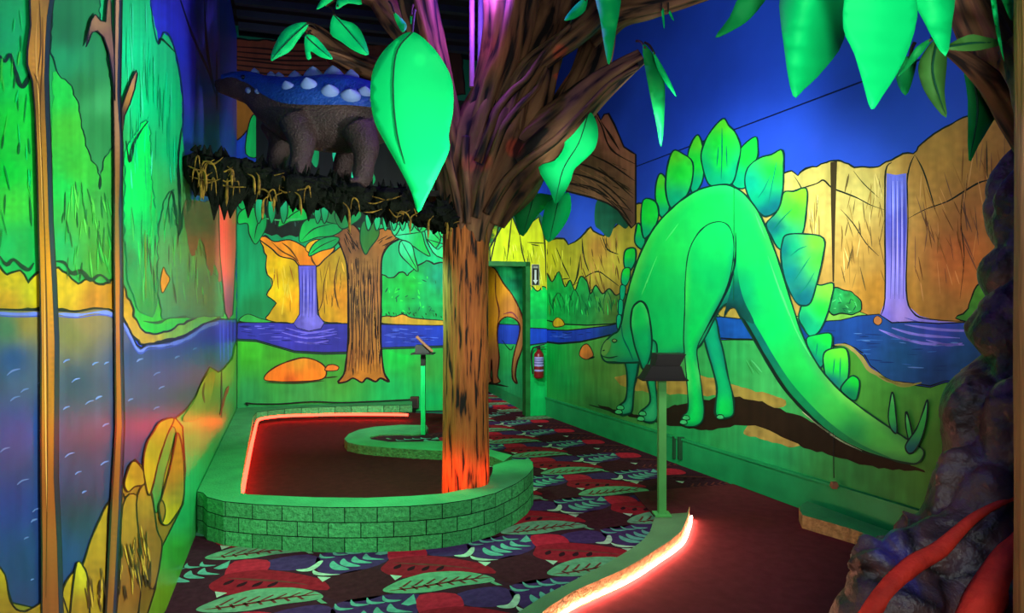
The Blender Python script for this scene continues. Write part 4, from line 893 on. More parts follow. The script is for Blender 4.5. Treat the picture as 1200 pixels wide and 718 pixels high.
# the two slim trunks
p = Paint(PL, 21)
def trunk(L, R, st):
    pts = L + R[::-1]
    p.fill(pts, stops(*st), smooth=False, ink=(20, 18, 14), w=2.0, step=4, br=(.16, .5, .02))
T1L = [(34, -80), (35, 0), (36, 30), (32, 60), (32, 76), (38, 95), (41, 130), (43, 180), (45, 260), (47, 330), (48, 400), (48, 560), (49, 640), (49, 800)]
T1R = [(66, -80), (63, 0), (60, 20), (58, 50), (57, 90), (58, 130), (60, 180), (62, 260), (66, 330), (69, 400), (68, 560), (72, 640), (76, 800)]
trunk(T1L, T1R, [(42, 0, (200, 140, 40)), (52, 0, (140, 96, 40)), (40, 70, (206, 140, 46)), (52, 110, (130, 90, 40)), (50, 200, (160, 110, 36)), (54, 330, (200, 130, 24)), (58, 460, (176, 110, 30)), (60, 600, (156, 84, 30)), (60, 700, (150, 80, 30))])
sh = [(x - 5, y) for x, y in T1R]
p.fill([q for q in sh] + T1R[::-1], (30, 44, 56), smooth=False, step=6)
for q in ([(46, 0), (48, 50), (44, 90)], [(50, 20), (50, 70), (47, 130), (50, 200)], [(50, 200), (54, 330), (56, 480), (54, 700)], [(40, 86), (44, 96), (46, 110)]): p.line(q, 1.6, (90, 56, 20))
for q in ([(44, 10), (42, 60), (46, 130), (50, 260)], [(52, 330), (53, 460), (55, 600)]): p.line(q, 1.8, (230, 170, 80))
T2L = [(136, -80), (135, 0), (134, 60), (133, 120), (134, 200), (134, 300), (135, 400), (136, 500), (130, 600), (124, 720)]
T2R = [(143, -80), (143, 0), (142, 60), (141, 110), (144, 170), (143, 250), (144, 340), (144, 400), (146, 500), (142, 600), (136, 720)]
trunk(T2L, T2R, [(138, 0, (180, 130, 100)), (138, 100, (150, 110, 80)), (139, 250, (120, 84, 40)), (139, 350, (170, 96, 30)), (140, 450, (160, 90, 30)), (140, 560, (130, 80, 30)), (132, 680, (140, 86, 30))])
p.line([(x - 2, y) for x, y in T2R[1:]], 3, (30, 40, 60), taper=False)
p.fill([(135, 118), (132, 90), (128, 62), (122, 44), (114, 36), (108, 38), (104, 48), (101, 55), (103, 40), (107, 24), (112, 17), (118, 24), (124, 26), (126, 0), (128, -80), (131, -80), (130, 0), (131, 30), (134, 60)], stops((115, 26, (150, 110, 80)), (128, 50, (130, 90, 80)), (104, 48, (40, 30, 50)), (130, 90, (50, 40, 60))), smooth=False, ink=(20, 18, 20), w=1.6, step=4)
p.fill([(142, 128), (148, 110), (154, 94), (160, 82), (161, 86), (158, 104), (152, 122), (146, 136), (143, 160)], stops((150, 112, (180, 130, 60)), (158, 92, (170, 130, 90)), (146, 135, (50, 40, 40))), smooth=False, ink=(20, 18, 20), w=1.6, step=4)
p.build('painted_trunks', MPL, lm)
# ================================================================ floor carpet
FC = dict(base=(70, 32, 44), disc=(72, 30, 38), purp=(76, 46, 92), red=(158, 30, 44), redb=(200, 38, 58), pale=(112, 158, 120), teal=(106, 166, 148), rib=(120, 54, 50), white=(184, 200, 172), dark=(58, 22, 32))
TILE = []
def tf(col, pts, lev, sm=True):
    TILE.append((col, [plan(*q) for q in (sm2(pts, sub=3) if sm else pts)], lev))
tf('disc', [(612 + 40 * math.cos(a * .4488), 667 + 17 * math.sin(a * .4488)) for a in range(14)], 1)
tf('purp', [(495.7, 640.5), (534, 634.5), (553.7, 641.7), (539, 650), (515, 651.4), (500.5, 649)], 1)
tf('purp', [(549, 634), (585, 628), (622, 627), (626, 642), (600, 652), (570, 656), (552, 648)], 1)
tf('redb', [(458, 641.7), (493, 640.5), (500.5, 650), (490, 655), (470, 656), (456, 656)], 2)
tf('red', [(446, 667), (452, 660), (459, 655), (479, 652), (500, 651), (527, 653.5), (558.5, 659), (573, 664), (580, 672), (539, 670), (505, 671), (474, 677), (455, 673)], 3)
tf('rib', [(459, 659.5), (500, 660.5), (540, 664), (556, 667), (530, 664.2), (490, 662)], 4)
for x, y in ((462, 664), (478, 666), (495, 666), (512, 666)): tf('dark', [(x, y), (x + 8, y - 3), (x + 7, y + 1), (x, y + 3)], 4)
tf('white', [(457, 673.6), (471.5, 675), (463, 680)], 5, False)
tf('pale', [(449.7, 690), (466.7, 681), (485, 675), (503, 671), (539, 669.5), (570.6, 674.4), (580, 680.4), (563, 684), (539, 687), (505, 693.7), (471.5, 695.5), (452, 694)], 6)
tf('rib', [(455, 692.5), (480, 689), (510, 684), (540, 679), (578, 676.4), (540, 680.8), (510, 686), (480, 690.6)], 7)
for i in range(7):
    x, y = 470 + i * 14, 688 - i * 1.6
    tf('rib', [(x, y), (x + 11, y - 7.5 + i * .4), (x + 13, y - 7 + i * .4), (x + 4, y)], 7, False)
    tf('rib', [(x, y), (x + 7, y + 4.4 - i * .2), (x + 4, y + 5 - i * .2), (x - 3, y + 1)], 7, False)
tf('pale', [(578, 681), (584, 684), (589, 686), (582, 686), (575, 683)], 7, False)
for i, (x, y) in enumerate(((548, 634), (561, 631), (575, 629.5), (589, 628))):
    tf('teal', [(x, y), (x + 6, y + 3.0), (x + 19, y + 3.4), (x + 10, y + 5.0), (x + 2, y + 4)], 5)
for i, (x, y) in enumerate(((567, 641.5), (577, 639), (588, 636.5), (599, 634))):
    tf('teal', [(x, y), (x + 8, y + 4), (x + 24, y + 9 - i), (x + 8, y + 9.5 - i), (x - 1, y + 5)], 5)
tf('teal', [(609, 634.5), (617, 627), (623, 634), (616, 635.5)], 5, False)
tf('white', [(532, 650.8), (543, 649.5), (549, 645), (551.5, 642), (556, 641.5), (555, 647), (549, 652), (538, 652.6)], 5)
tf('white', [(551, 651), (558, 653.4), (572, 655.2), (584, 655.8), (566, 657), (554, 655.4)], 5)
tf('white', [(560, 658), (575.4, 658.7), (569, 663.5)], 5, False)
V1, V2 = (0.888, 0.20), (-0.275, 0.62)
def carpet(keep, z0=0.0):
    vs, fs, mi = [], [], []
    names = list(FC)
    for i in range(-12, 14):
        for j in range(-8, 26):
            ox, oy = i * V1[0] + j * V2[0], i * V1[1] + j * V2[1]
            for col, pts, lev in TILE:
                q = [(x + ox, t + oy) for x, t in pts]
                cx = sum(a for a, b in q) / len(q); ct = sum(b for a, b in q) / len(q)
                if not keep(cx, ct, q): continue
                V = [Vector((a, b, 0)) for a, b in q]
                k = len(vs)
                vs += [W(a, b, z0 + 0.0004 * lev) for a, b in q]
                for tri in tessellate_polygon([V]):
                    A, B, C = [V[u] for u in tri]
                    if (B.x - A.x) * (C.y - A.y) - (C.x - A.x) * (B.y - A.y) < 0: tri = (tri[0], tri[2], tri[1])
                    fs.append([u + k for u in tri]); mi.append(names.index(col))
    return vs, fs, mi
FM = [mat('carpet_' + n, c, rough=0.95, var=0.22, scale=26, bump=0.3, bscale=300, spec=0.05) for n, c in FC.items()]
def keep_floor(x, t, q):
    if t < -1.2 or t > 14: return False
    if t < 8.6: return all(LW(b) - .08 < a < RW(b) + .08 and b < 8.6 for a, b in q)
    return 0 < t < 14 and -1.6 < x - 0.05 * (t - 8.5) < 1.2
vs, fs, mi = carpet(keep_floor)
k = len(vs)
fl = [W(LW(-1.3) - .1, -1.3, 0), W(RW(-1.3) + .1, -1.3, 0), W(CR[0] + .3, CR[1] + .1, 0), W(C1[0] + .5, C1[1] + .2, 0), W(K1[0] - .3, K1[1] + .2, 0), W(CL[0] - .2, CL[1] + .1, 0)]
fb = MB(); fb.prism(fl, -0.1, 0.0)
vs += fb.v; fs += [[a + k for a in f] for f in fb.f]; mi += [0] * len(fb.f)
fo = mesh('floor', vs, fs, None, FM, mi=mi); fo['kind'] = 'structure'
# baseboard and small wall fittings
mb = MB()
za = 0.246
mb.prism([PR.at(-1.0, 0, .03), PR.at(PR.L - .02, 0, .03), PR.at(PR.L - .02, 0, 0), PR.at(-1.0, 0, 0)], 0, za)
mb.prism([PR.at(-1.0, 0, .042), PR.at(PR.L - .02, 0, .042), PR.at(PR.L - .02, 0, 0), PR.at(-1.0, 0, 0)], za, za + .018)
mb.build('baseboard_right', M_teal)['kind'] = 'structure'

# ================================================================ the raised golf hole
HB = 0.28
M_blk = block_mat('green_lit_split_block', (84, 190, 112), (16, 50, 28))  # green light on grey block put into the base colour
M_top = mat('green_lit_block_top', (64, 150, 92), rough=.7, var=.18, scale=5, bump=.4, bscale=60)  # same green light put into the top colour
M_felt = mat('dark_red_felt', (74, 24, 26), rough=.97, var=.15, scale=20, bump=.2, bscale=250, spec=.05)
hole = empty('golf_hole', G(400, 560), 'raised mini golf hole walled with green-lit blocks and edged by a glowing red rope', 'mini golf hole')
left_o = [(LW(t) + .012, t) for t in (4.0, 5.0, 6.0, 7.0, 7.36)]
outer_front = [plan(*q, HB) for q in ((238, 577), (243, 582), (262, 587), (300, 590.5), (340, 592.5), (385, 594), (430, 594), (480, 592.5), (520, 589.5), (550, 585), (580, 577.5), (605, 566), (618, 557), (625, 548), (624, 541), (620, 538))]
inner_front = [plan(*q, HB) for q in ((600, 538.5), (590, 541), (578, 545), (577, 553), (573, 561), (560, 567.5), (545, 573), (520, 578), (480, 581), (430, 583), (370, 582.5), (310, 580), (290, 579), (282.5, 577))]
inner_left = [plan(*q, HB) for q in ((283, 565), (286, 545), (290, 523), (294, 503), (297, 487), (301, 482.5), (312, 481))]
inner_back = [plan(*q, HB) for q in ((340, 478), (400, 475.6), (450, 474.6), (483, 474))]
back_o = []
for px in (483, 400, 300):
    h = PB.hit(px, 470, .015); 
    u = (px - CX) / F; t = PB.depth(px) - .015
    back_o.append((u * t, t))
ring = back_o + left_o[::-1] + outer_front + inner_front + inner_left + inner_back
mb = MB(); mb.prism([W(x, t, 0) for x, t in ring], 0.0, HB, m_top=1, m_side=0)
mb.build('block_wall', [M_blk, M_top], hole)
DK = 0.18
deck = [plan(*q, HB) for q in ((262, 584), (270, 540), (285, 484), (300, 479), (483, 474), (535, 476), (545, 500), (560, 530), (592, 540), (584, 562), (545, 580), (430, 588), (300, 585))]
mb = MB(); mb.prism([W(x, t, 0) for x, t in deck], 0.01, DK)
mb.build('felt', M_felt, hole)
# kidney-shaped inner curb with its patch of carpet
sp_o = [(500, 498), (470, 497.5), (440, 499.5), (421, 503), (409, 508), (403.5, 514), (407, 518), (420, 521), (437, 523), (485, 526.5), (520, 528), (556, 531), (577, 535), (590, 540.5)]
sp_i = [(600, 533), (580, 528), (556, 521), (520, 516.5), (485, 517.5), (455, 517.5), (435, 514.5), (433, 512), (445, 509), (470, 508.5), (487, 509.5), (499, 507), (502, 502)]
SPH = 0.262
kerb = empty('inner_curb', G(420, 512), 'low green-lit curb bending back on itself round a patch of carpet inside the golf hole', 'curb')
mb = MB(); mb.prism([G(x, y, SPH) for x, y in sp_o + sp_i], DK + .001, SPH, m_top=1, m_side=0)
mb.build('curb_block', [mat('rough_green_lit_block_face', (74, 120, 66), rough=.85, var=.35, scale=30, bump=.9, bscale=50), M_top], kerb)  # face colour carries the green light too
pp = [plan(*q, SPH) for q in ((435, 514.5), (455, 517.5), (485, 517.5), (520, 516.5), (556, 521), (556, 505), (520, 505), (499, 506.5), (487, 509), (470, 508), (445, 508.5), (433, 512))]
inpp = lambda x, t: inside(x, t, pp)
v2_, f2_, m2_ = carpet(lambda x, t, q: all(inpp(a, b) for a, b in q), SPH - .010)
pm = MB(); pm.prism([W(x, t, 0) for x, t in pp], DK + .001, SPH - .012)
k = len(v2_); v2_ += pm.v; f2_ += [[a + k for a in f] for f in pm.f]; m2_ += [0] * len(pm.f)
mesh('carpet_patch', v2_, f2_, kerb, FM, mi=m2_)
# ropes of light
M_red = emit('red_rope_glow', (1.0, 0.016, 0.008), 20.0)
M_pink = emit('pink_rope_glow', (1.0, 0.42, 0.30), 85.0)
def rope(name, pts, h, mt, label, cat, r=0.016):
    o = MB().tube([G(x, y, h) for x, y in pts], r, seg=8, sub=5).build(name, mt, None, smooth=True)
    return tag(o, label, cat)
inr = inner_left + inner_back
rp = [(284, 576), (286, 565), (289.5, 547), (293.5, 527), (298, 507), (301.5, 494), (307, 490.5), (320, 488.5), (340, 487), (400, 485.5), (450, 485.5), (478, 486)]
rope('rope_light', rp, .250, M_red, 'glowing red rope light along the back and left edge of the raised hole', 'rope light')

# ================================================================ right-hand curb, its rope and the felt lane
lane_r = [(808, 610), (806, 622), (799, 640), (786, 652), (770, 663), (750, 677), (728, 690), (700, 703), (672, 716), (640, 738), (600, 780), (560, 840)]
curb_R = [plan(*q) for q in lane_r]
CH = 0.10
curb_L = [plan(*q, CH) for q in ((768, 603), (762, 622), (754, 632), (744, 640), (731, 648), (716, 657), (695, 668), (668, 682), (640, 696), (606, 718), (560, 752), (500, 815))]
rc = empty('curb', G(780, 640), 'low green-topped curb curving along the dark red lane, lit by the pale pink rope', 'curb')
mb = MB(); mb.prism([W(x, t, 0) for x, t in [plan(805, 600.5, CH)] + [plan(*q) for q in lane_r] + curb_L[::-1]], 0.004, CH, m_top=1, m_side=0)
mb.build('curb_block', [mat('rough_buff_block_face', (150, 128, 78), rough=.85, var=.35, scale=26, bump=1.0, bscale=45), mat('curb_top_tone', (112, 146, 96), rough=.7, var=.15, scale=4, bump=.3, bscale=60)], rc)  # top lightened to hold the rope's haze in its colour
off = [(x + 0.014, t) for x, t in curb_R]
o = MB().tube([W(x, t, .030) for x, t in off], .007, seg=8, sub=4).build('rope_light', M_pink, None, smooth=True)
tag(o, 'glowing pale pink rope light along the foot of the right-hand curb', 'rope light')
fe = [plan(*q) for q in ((742, 578), (800, 572.5), (861, 568.5))]
wl = [(RW(t) - .045, t) for t in (5.1, 4.0, 3.0, 2.0, 1.0)]
mb = MB(); mb.prism([W(x, t, 0) for x, t in fe + wl + [(0.5, 1.0), (-0.1, 1.6)] + [(x + .002, t) for x, t in curb_R[::-1]] + [plan(803, 603), plan(767, 606)]], 0.0028, 0.009)
lane = mb.build('putting_green', mat('lane_felt', (104, 42, 46), rough=.97, var=.12, scale=15, bump=.2, bscale=250, spec=.05))
tag(lane, 'dark red felt putting lane between the lit curb and the right wall', 'putting green')
cb_ = MB(); cb_.prism([G(x, y, .1) for x, y in ((936, 594), (946, 587), (1070, 632), (1055, 642), (1003, 621), (940, 603))], .009, .1, m_top=1, m_side=0)
o = cb_.build('curb_stone', [MATS['rough_buff_block_face'], M_top]); tag(o, 'short green-topped curb piece against the right wall beside the dark rock', 'curb')

# ================================================================ stands
M_post = mat('green_post_paint', (96, 190, 96), rough=.45, var=.1)
M_post2 = mat('teal_post_paint', (10, 190, 100), rough=.45, var=.1)
M_blackbox = mat('black_box', (15, 13, 9), rough=.6, var=.2)
M_wood = mat('worn_brown_wood', (120, 80, 56), rough=.7, var=.3, scale=14)
R_ = W(1, 0, 0); T_ = W(0, 1, 0); R_.z = T_.z = 0
R_ = (W(1, 0, 0) - W(0, 0, 0)); T_ = (W(0, 1, 0) - W(0, 0, 0)); Z_ = Vector((0, 0, 1))
t0 = plan(773, 600, CH)[1]
st = empty('scorecard_stand', W((773 - CX) / F * t0, t0, CH), 'green post carrying a black flared box, on the tip of the right-hand curb', 'stand')
def pz(py, t): return EYE + (CY - py) / F * t
ax = (R_, T_, Z_); x0 = (773 - CX) / F * t0
MB().box((W(x0, t0 - .06, (CH + pz(443, t0)) / 2)), (.05, .05, pz(443, t0) - CH - .002), ax=ax).box(W(x0, t0 - .06, CH + .008), (.11, .1, .012), ax=ax).build('post', M_post, st)
zb = pz(443, t0); k = t0 / F
mb = MB(); mb.box(W(x0, t0 - .06, zb + .004), (52 * k, .2, .01), ax=ax)
mb.box(W(x0 - .0, t0 - .06, zb + .05), (48 * k, .18, .09), ax=ax, top=(.70, .9), shift=(.012, 0))
mb.build('box', M_blackbox, st)
mb = MB(); sl = (R_ * .98 + Z_ * .12).normalized()
mb.box(W(x0 + .018, t0 - .06, zb + .136), (28 * k, .16, .078), ax=ax, top=(1.15, 1.0), shift=(.03, 0))
mb.build('lid', M_blackbox, st)
t1 = plan(496, 509, SPH)[1]; x1 = (496 - CX) / F * t1
st2 = empty('scorecard_stand', W(x1, t1, SPH), 'slim teal post with a small black tray and slanted brown stick, behind the thick trunk', 'stand')
MB().box(W(x1, t1, (SPH + pz(414, t1)) / 2), (.042, .042, pz(414, t1) - SPH - .002), ax=ax).build('post', M_post2, st2)
k = t1 / F; zb = pz(414, t1)
mb = MB(); mb.box(W(x1, t1, zb), (26 * k, .18, .012), ax=ax).box(W(x1 - .005, t1, zb + .045), (17 * k, .12, .08), ax=ax, top=(.75, .8), shift=(-.01, 0)).box(W(x1, t1, zb - .06), (.045, .045, .12), ax=ax)
mb.build('tray', M_blackbox, st2)
MB().tube([P(488, 394, t1 - .08), P(497, 403, t1 - .08), P(507, 412, t1 - .08)], .014, seg=10).build('stick', M_wood, st2)

# ================================================================ wall fittings
M_blk2 = mat('black_plastic', (24, 26, 22), rough=.5, var=.2)
ex = empty('fire_extinguisher', PB.hit(631.5, 445, .09), 'red fire extinguisher hanging on the green panel right of the doorway', 'fire extinguisher')
te = PB.depth(631.5); kk = te / F
c0 = PB.hit(631.5, 443, .10)
MB().lathe(c0, [(.052, 0), (.068, .012), (.070, .03), (.070, .31), (.062, .345), (.04, .37), (.026, .385), (.024, .40)], seg=24).build('cylinder', mat('extinguisher_red', (120, 20, 26), rough=.3, spec=.5, var=.1), ex, smooth=True)
lb = MB(); 
for i in range(10):
    a0, a1 = -1.1 + i * .22, -1.1 + (i + 1) * .22
    dd = lambda a: (-T_ * math.cos(a) + R_ * math.sin(a)) * .0712
    for (za_, zb_, mm) in ((.17, .30, 0), (.10, .125, 0), (.20, .212, 1), (.235, .247, 1), (.265, .272, 1)):
        e = 1.004 if mm else 1
        lb.add([c0 + dd(a0) * e + Z_ * za_, c0 + dd(a1) * e + Z_ * za_, c0 + dd(a1) * e + Z_ * zb_, c0 + dd(a0) * e + Z_ * zb_], [(0, 1, 2, 3)], m=mm)
lb.build('label_sticker', [mat('sticker_white', (150, 150, 214), rough=.5, var=.05), mat('sticker_ink', (60, 60, 120), rough=.5, var=.05)], ex)
MB().lathe(c0 + Z_ * .40, [(.018, 0), (.022, .01), (.022, .045), (.012, .05)], seg=12).build('valve', M_blk2, ex)
MB().box(c0 + Z_ * .455 + R_ * .02, (.13, .022, .014), ax=(( R_ + Z_ * .25).normalized(), T_, Z_)).box(c0 + Z_ * .43 + R_ * .03, (.10, .022, .012), ax=ax).build('handle', M_blk2, bpy.data.objects['valve'])
MB().tube([c0 + Z_ * .43 - R_ * .02, c0 + Z_ * .42 - R_ * .08, c0 + Z_ * .34 - R_ * .105, c0 + Z_ * .2 - R_ * .10, c0 + Z_ * .06 - R_ * .085], .011, seg=8).build('hose', M_blk2, ex)
MB().box(c0 + T_ * .085 + Z_ * .22, (.05, .03, .4), ax=ax).build('bracket', mat('bracket_metal', (70, 74, 70), metal=.8, rough=.4), ex)
sg = empty('arrow_sign', PB.hit(627.5, 333, .004), 'small dark sign with a white down arrow above the fire extinguisher', 'sign')
pp_ = Paint(PB, 16)
pp_.fill([(623.2, 310), (631.8, 310), (631.8, 334), (623.2, 334)], (40, 44, 34), smooth=False, step=0, ink=(170, 180, 170), w=.7)
p_back = pp_.build('sign_plate', MP, sg)
a_ = Paint(PB, 19)
a_.fill([(624.6, 311.5), (630.4, 311.5), (630.4, 314.2), (624.6, 314.2)], (150, 160, 150), smooth=False, step=0)
a_.fill([(626.4, 316), (628.6, 316), (628.6, 328), (630.4, 328), (627.5, 333), (624.6, 328), (626.4, 328)], (210, 226, 220), smooth=False, step=0)
a_.build('arrow', MP, sg)
bx = empty('outlet_box', PB.hit(486, 478, .03), 'dark electrical box low on the back wall beside the slim teal post', 'outlet box')
mb = MB(); c = PB.hit(486, 471, .04); q = PB.depth(486) / F
mb.box(c, (9.5 * q, .06, 13 * q), ax=ax); mb.build('box', mat('brown_outlet_box', (58, 40, 34), rough=.6), bx)
mb = MB(); mb.box(c - T_ * .034, (6 * q, .012, 9 * q), ax=ax); mb.build('cover', mat('outlet_cover', (36, 28, 24), rough=.6), bx)
MB().tube([c - Z_ * .07, c - Z_ * .12 - R_ * .01, c - Z_ * .19 + R_ * .02], [.035, .018, .014], seg=8).build('conduit', M_blk2, bx)
o = MB().tube([PB.hit(*q, .03) for q in ((291, 475), (288, 472), (300, 473), (330, 473), (365, 470.5), (400, 471.5), (440, 470), (481, 468))], .009, seg=6).build('cord', M_blk2)
tag(o, 'thin black cord lying along the foot of the back wall behind the raised hole', 'cord')
cdw = empty('hanging_wire', PR.hit(977, 565, .05), 'thin wire with a small plug hanging down the right wall by the spiked tail', 'wire')
MB().tube([PR.hit(976.5, 395, .012), PR.hit(977, 450, .012), PR.hit(976.6, 510, .014), PR.hit(977.2, 560, .05)], .0035, seg=6).build('wire', M_blk2, cdw)
cc = PR.hit(977.5, 567, .065)
MB().box(cc, (.05, .035, .03), ax=ax, top=(.6, .8)).box(cc - Z_ * .02, (.03, .03, .02), ax=ax).build('plug', mat('brown_plug', (150, 96, 70), rough=.5), cdw)
vb = PR.hit(794, 526, .05)
o = MB().box(PR.hit(790, 524, .036), (.03, .03, .215), ax=ax).box(PR.hit(798, 525, .036), (.06, .025, .215), ax=ax).build('conduit', mat('dark_gap_strip', (24, 70, 40), rough=.5))  # dark strips put where the ledge has a dark gap
tag(o, 'dark vertical strip added for a gap in the low ledge under the dinosaur hind legs', 'conduit')

# ================================================================ main tree
M_bark = bark_mat('orange_painted_bark', (158, 84, 34), (186, 104, 44), (26, 14, 6), su=46, sv=3.6, thr=.465)
M_bark2 = bark_mat('brown_carved_bark', (98, 64, 42), (142, 98, 64), (20, 11, 8), su=18, sv=2.4, thr=.47)
TT = 4.22
tree = empty('tree', P(546, 572, TT), 'thick orange-brown bark tree rising through the curb, crown spreading under the ceiling', 'artificial tree')
def pr(px, py, dt=0.0): return P(px, py, TT + dt)
k = TT / F
zt = pz(575, TT - .1)
base = W((546 - CX) / F * TT, TT, DK + .001)
MB().tube([base, W((546 - CX) / F * TT, TT, 0.7), pr(546, 400), pr(546, 262), pr(546, 225)], [27.5 * k, 27 * k, 26.3 * k, 27 * k, 24 * k], seg=56, sub=14, ridge=.045, rf=5, lf=2.2).build('trunk', M_bark, tree, smooth=True)
def limb(name, pts, r, rd=.21, seg=44, sub=9, mt=M_bark2, par=tree, seed=0.0, base_t=None, lf=2.0):
    V = []; R = []
    for (x, y, d), q in zip(pts, r):
        t = (base_t or TT) + d
        V.append(P(x, y, t)); R.append(q * t / F)
    return MB().tube(V, R, seg=seg, sub=sub, ridge=rd, rf=3.4, seed=seed, lf=lf).build(name, mt, par, smooth=True)
# flare above the band, then the spreading limbs
limb('branch', [(549, 285, 0), (550, 262, 0), (556, 235, 0), (566, 205, .02), (578, 170, .04), (594, 130, .06), (612, 85, .1), (632, 40, .2), (650, -20, .3)], [24, 30, 38, 47, 50, 47, 40, 34, 30], seed=1, seg=64)
limb('branch', [(534, 275, -.03), (533, 240, -.03), (528, 200, -.05), (520, 150, -.1), (512, 105, -.15), (502, 55, -.2), (490, 5, -.3), (480, -50, -.4)], [14, 20, 22, 21, 20, 20, 22, 24], seed=4)
limb('branch', [(576, 262, .02), (590, 225, .0), (608, 195, -.02), (634, 165, -.05), (664, 138, -.1), (694, 108, -.15), (725, 84, -.2), (752, 66, -.25)], [16, 26, 30, 29, 24, 19, 14, 9], seed=8)
limb('branch', [(640, 165, .05), (668, 125, .1), (690, 85, .15), (700, 50, .2), (702, 15, .3), (700, -40, .4)], [22, 22, 21, 19, 18, 20], seed=12)
limb('branch', [(596, 150, -.12), (606, 110, -.16), (622, 82, -.2), (645, 62, -.2), (672, 42, -.2), (696, 18, -.2), (716, -20, -.2)], [18, 17, 15, 13, 13, 14, 16], seed=15)
limb('branch', [(548, 235, -.02), (556, 190, -.06), (562, 150, -.08), (575, 105, -.12), (590, 60, -.2), (598, 10, -.3), (600, -40, -.3)], [12, 20, 20, 22, 26, 30, 34], seed=18)
limb('branch', [(690, 40, .1), (726, 16, .0), (765, 6, -.1), (810, -6, -.2), (860, -26, -.3)], [24, 16, 15, 13, 12], seed=21)
limb('branch', [(505, 100, .1), (470, 92, .2), (430, 88, .25), (398, 66, .2), (372, 40, .1), (358, 30, .0)], [16, 20, 20, 15, 9, 5], seed=25)
limb('branch', [(452, 90, .2), (420, 78, .0), (392, 66, -.1), (370, 60, -.15)], [10, 8, 6, 3], seed=28)
limb('branch', [(500, 60, .1), (465, 20, .1), (440, -5, .1), (400, -10, .0), (380, 4, -.05)], [18, 18, 14, 9, 4], seed=31)
limb('branch', [(572, 245, .12), (598, 208, .14), (628, 172, .16), (660, 146, .18), (690, 114, .2)], [24, 34, 28, 18, 10], seed=71)
limb('branch', [(552, 240, .1), (570, 190, .12), (584, 140, .14), (600, 92, .2), (625, 46, .25), (650, -10, .3)], [26, 34, 34, 27, 24, 24], seed=75)
# twisted surface roots over the carved crown
for i, pts in enumerate(([(540, 262, -.18), (533, 220, -.2), (524, 180, -.22), (512, 130, -.25), (505, 90, -.27), (492, 30, -.32)], [(548, 262, -.2), (547, 225, -.22), (545, 190, -.22), (546, 160, -.2)], [(558, 255, -.22), (566, 215, -.27), (578, 180, -.3), (590, 150, -.33), (606, 128, -.3), (628, 104, -.3), (640, 80, -.25)], [(570, 250, -.18), (590, 215, -.22), (616, 190, -.22), (650, 165, -.22), (684, 130, -.25), (715, 98, -.26), (748, 78, -.28)], [(560, 190, -.3), (575, 150, -.34), (582, 130, -.33), (600, 108, -.3), (618, 92, -.32), (640, 60, -.3), (668, 30, -.3)], [(632, 190, -.1), (650, 150, -.05), (668, 120, -.0), (690, 100, .0), (696, 70, .1)])):
    limb('root_ridge', pts, [5, 5, 5, 4.5, 4, 3.5, 3][:len(pts)], rd=.25, seg=14, sub=7, seed=40 + i * 3)
# purple pipe standing in the fork of the crown
pipe = MB().tube([P(553, 102, 4.05), P(553, 80, 4.05), P(553, -60, 4.05)], [.018, .018, .018], seg=16).build('pipe', mat('fork_pipe_paint', (150, 110, 140), rough=.35, var=.1))
tag(pipe, 'slim vertical pipe standing in the fork of the crown, tinted pink and violet', 'pipe')
pipe = MB().tube([P(562, 104, 4.12), P(563, 60, 4.12), P(564, -60, 4.12)], [.02] * 3, seg=16).build('pipe', mat('fork_pipe_grey', (120, 124, 140), rough=.35, var=.1))
tag(pipe, 'slim grey pipe just right of the pink one in the fork of the crown', 'pipe')

# ================================================================ leaves
M_leaf = mat('bright_leaf_foam', (3, 212, 108), rough=.6, var=.07, scale=3, spec=.15)
M_leaf2 = mat('shaded_leaf_foam', (14, 150, 70), rough=.6, var=.1, scale=3, spec=.15)  # darker copy of the leaf green for leaves in shade
M_leaf3 = mat('dim_olive_leaf_foam', (64, 120, 50), rough=.6, var=.15, scale=3, spec=.15)  # leaf green dulled to olive, dim light put into the colour
M_vein = mat('leaf_vein', (6, 70, 44), rough=.7)
M_stem = mat('leaf_stem', (70, 56, 40), rough=.7)
def leaf(pts, t, rib, label, stem, mt=M_leaf, group=None, bow=.05, tilt=0.0, vein=True, step=9):
    poly = sm2(pts, sub=3)
    vs, fs = tessel(poly, step)
    rl = sm2(rib, closed=False, sub=3)
    def depth(x, y):
        d = min(math.hypot(x - a, y - b) for a, b in rl)
        w = max(8, max(q[0] for q in pts) - min(q[0] for q in pts)) / 2
        yy = (y - min(q[1] for q in pts)) / max(1, max(q[1] for q in pts) - min(q[1] for q in pts))
        return t + bow * (d / w) ** 1.5 + tilt * yy + .03 * math.sin(yy * 3)
    n = len(vs)
    V = [P(x, y, depth(x, y)) for x, y in vs] + [P(x, y, depth(x, y) + .006) for x, y in vs]
    cnt = {}
    for f in fs:
        for a, b in zip(f, f[1:] + f[:1]): cnt[(a, b)] = 1
    FS = [list(f) for f in fs] + [[q + n for q in f[::-1]] for f in fs]
    for (a, b) in cnt:
        if (b, a) not in cnt: FS.append([b, a, a + n, b + n])
    o = mesh('hanging_leaf', V, FS, None, [mt], smooth=False)
    for pl in o.data.polygons[:2 * len(fs)]: pl.use_smooth = True
    tag(o, label, 'leaf', group)
    top = min(vs, key=lambda q: (q[0] - rib[0][0]) ** 2 + (q[1] - rib[0][1]) ** 2)
    a = P(rib[0][0], rib[0][1], depth(*rib[0]))
    b = P(*stem)
    MB().tube([a, (a + b) / 2 + Vector((0, 0, .015)), b], [.006, .007, .008], seg=8).build('stem', M_stem, o)
    if vein:
        MB().tube([P(x, y, depth(x, y) - .002) for x, y in rib], [.004] * (len(rib) - 1) + [.001], seg=6).build('vein', M_vein, o)
    return o
GA, GB, GC = 'foam leaves hanging over the ledge', 'foam leaves on the main tree', 'foam leaves hanging at the upper right'
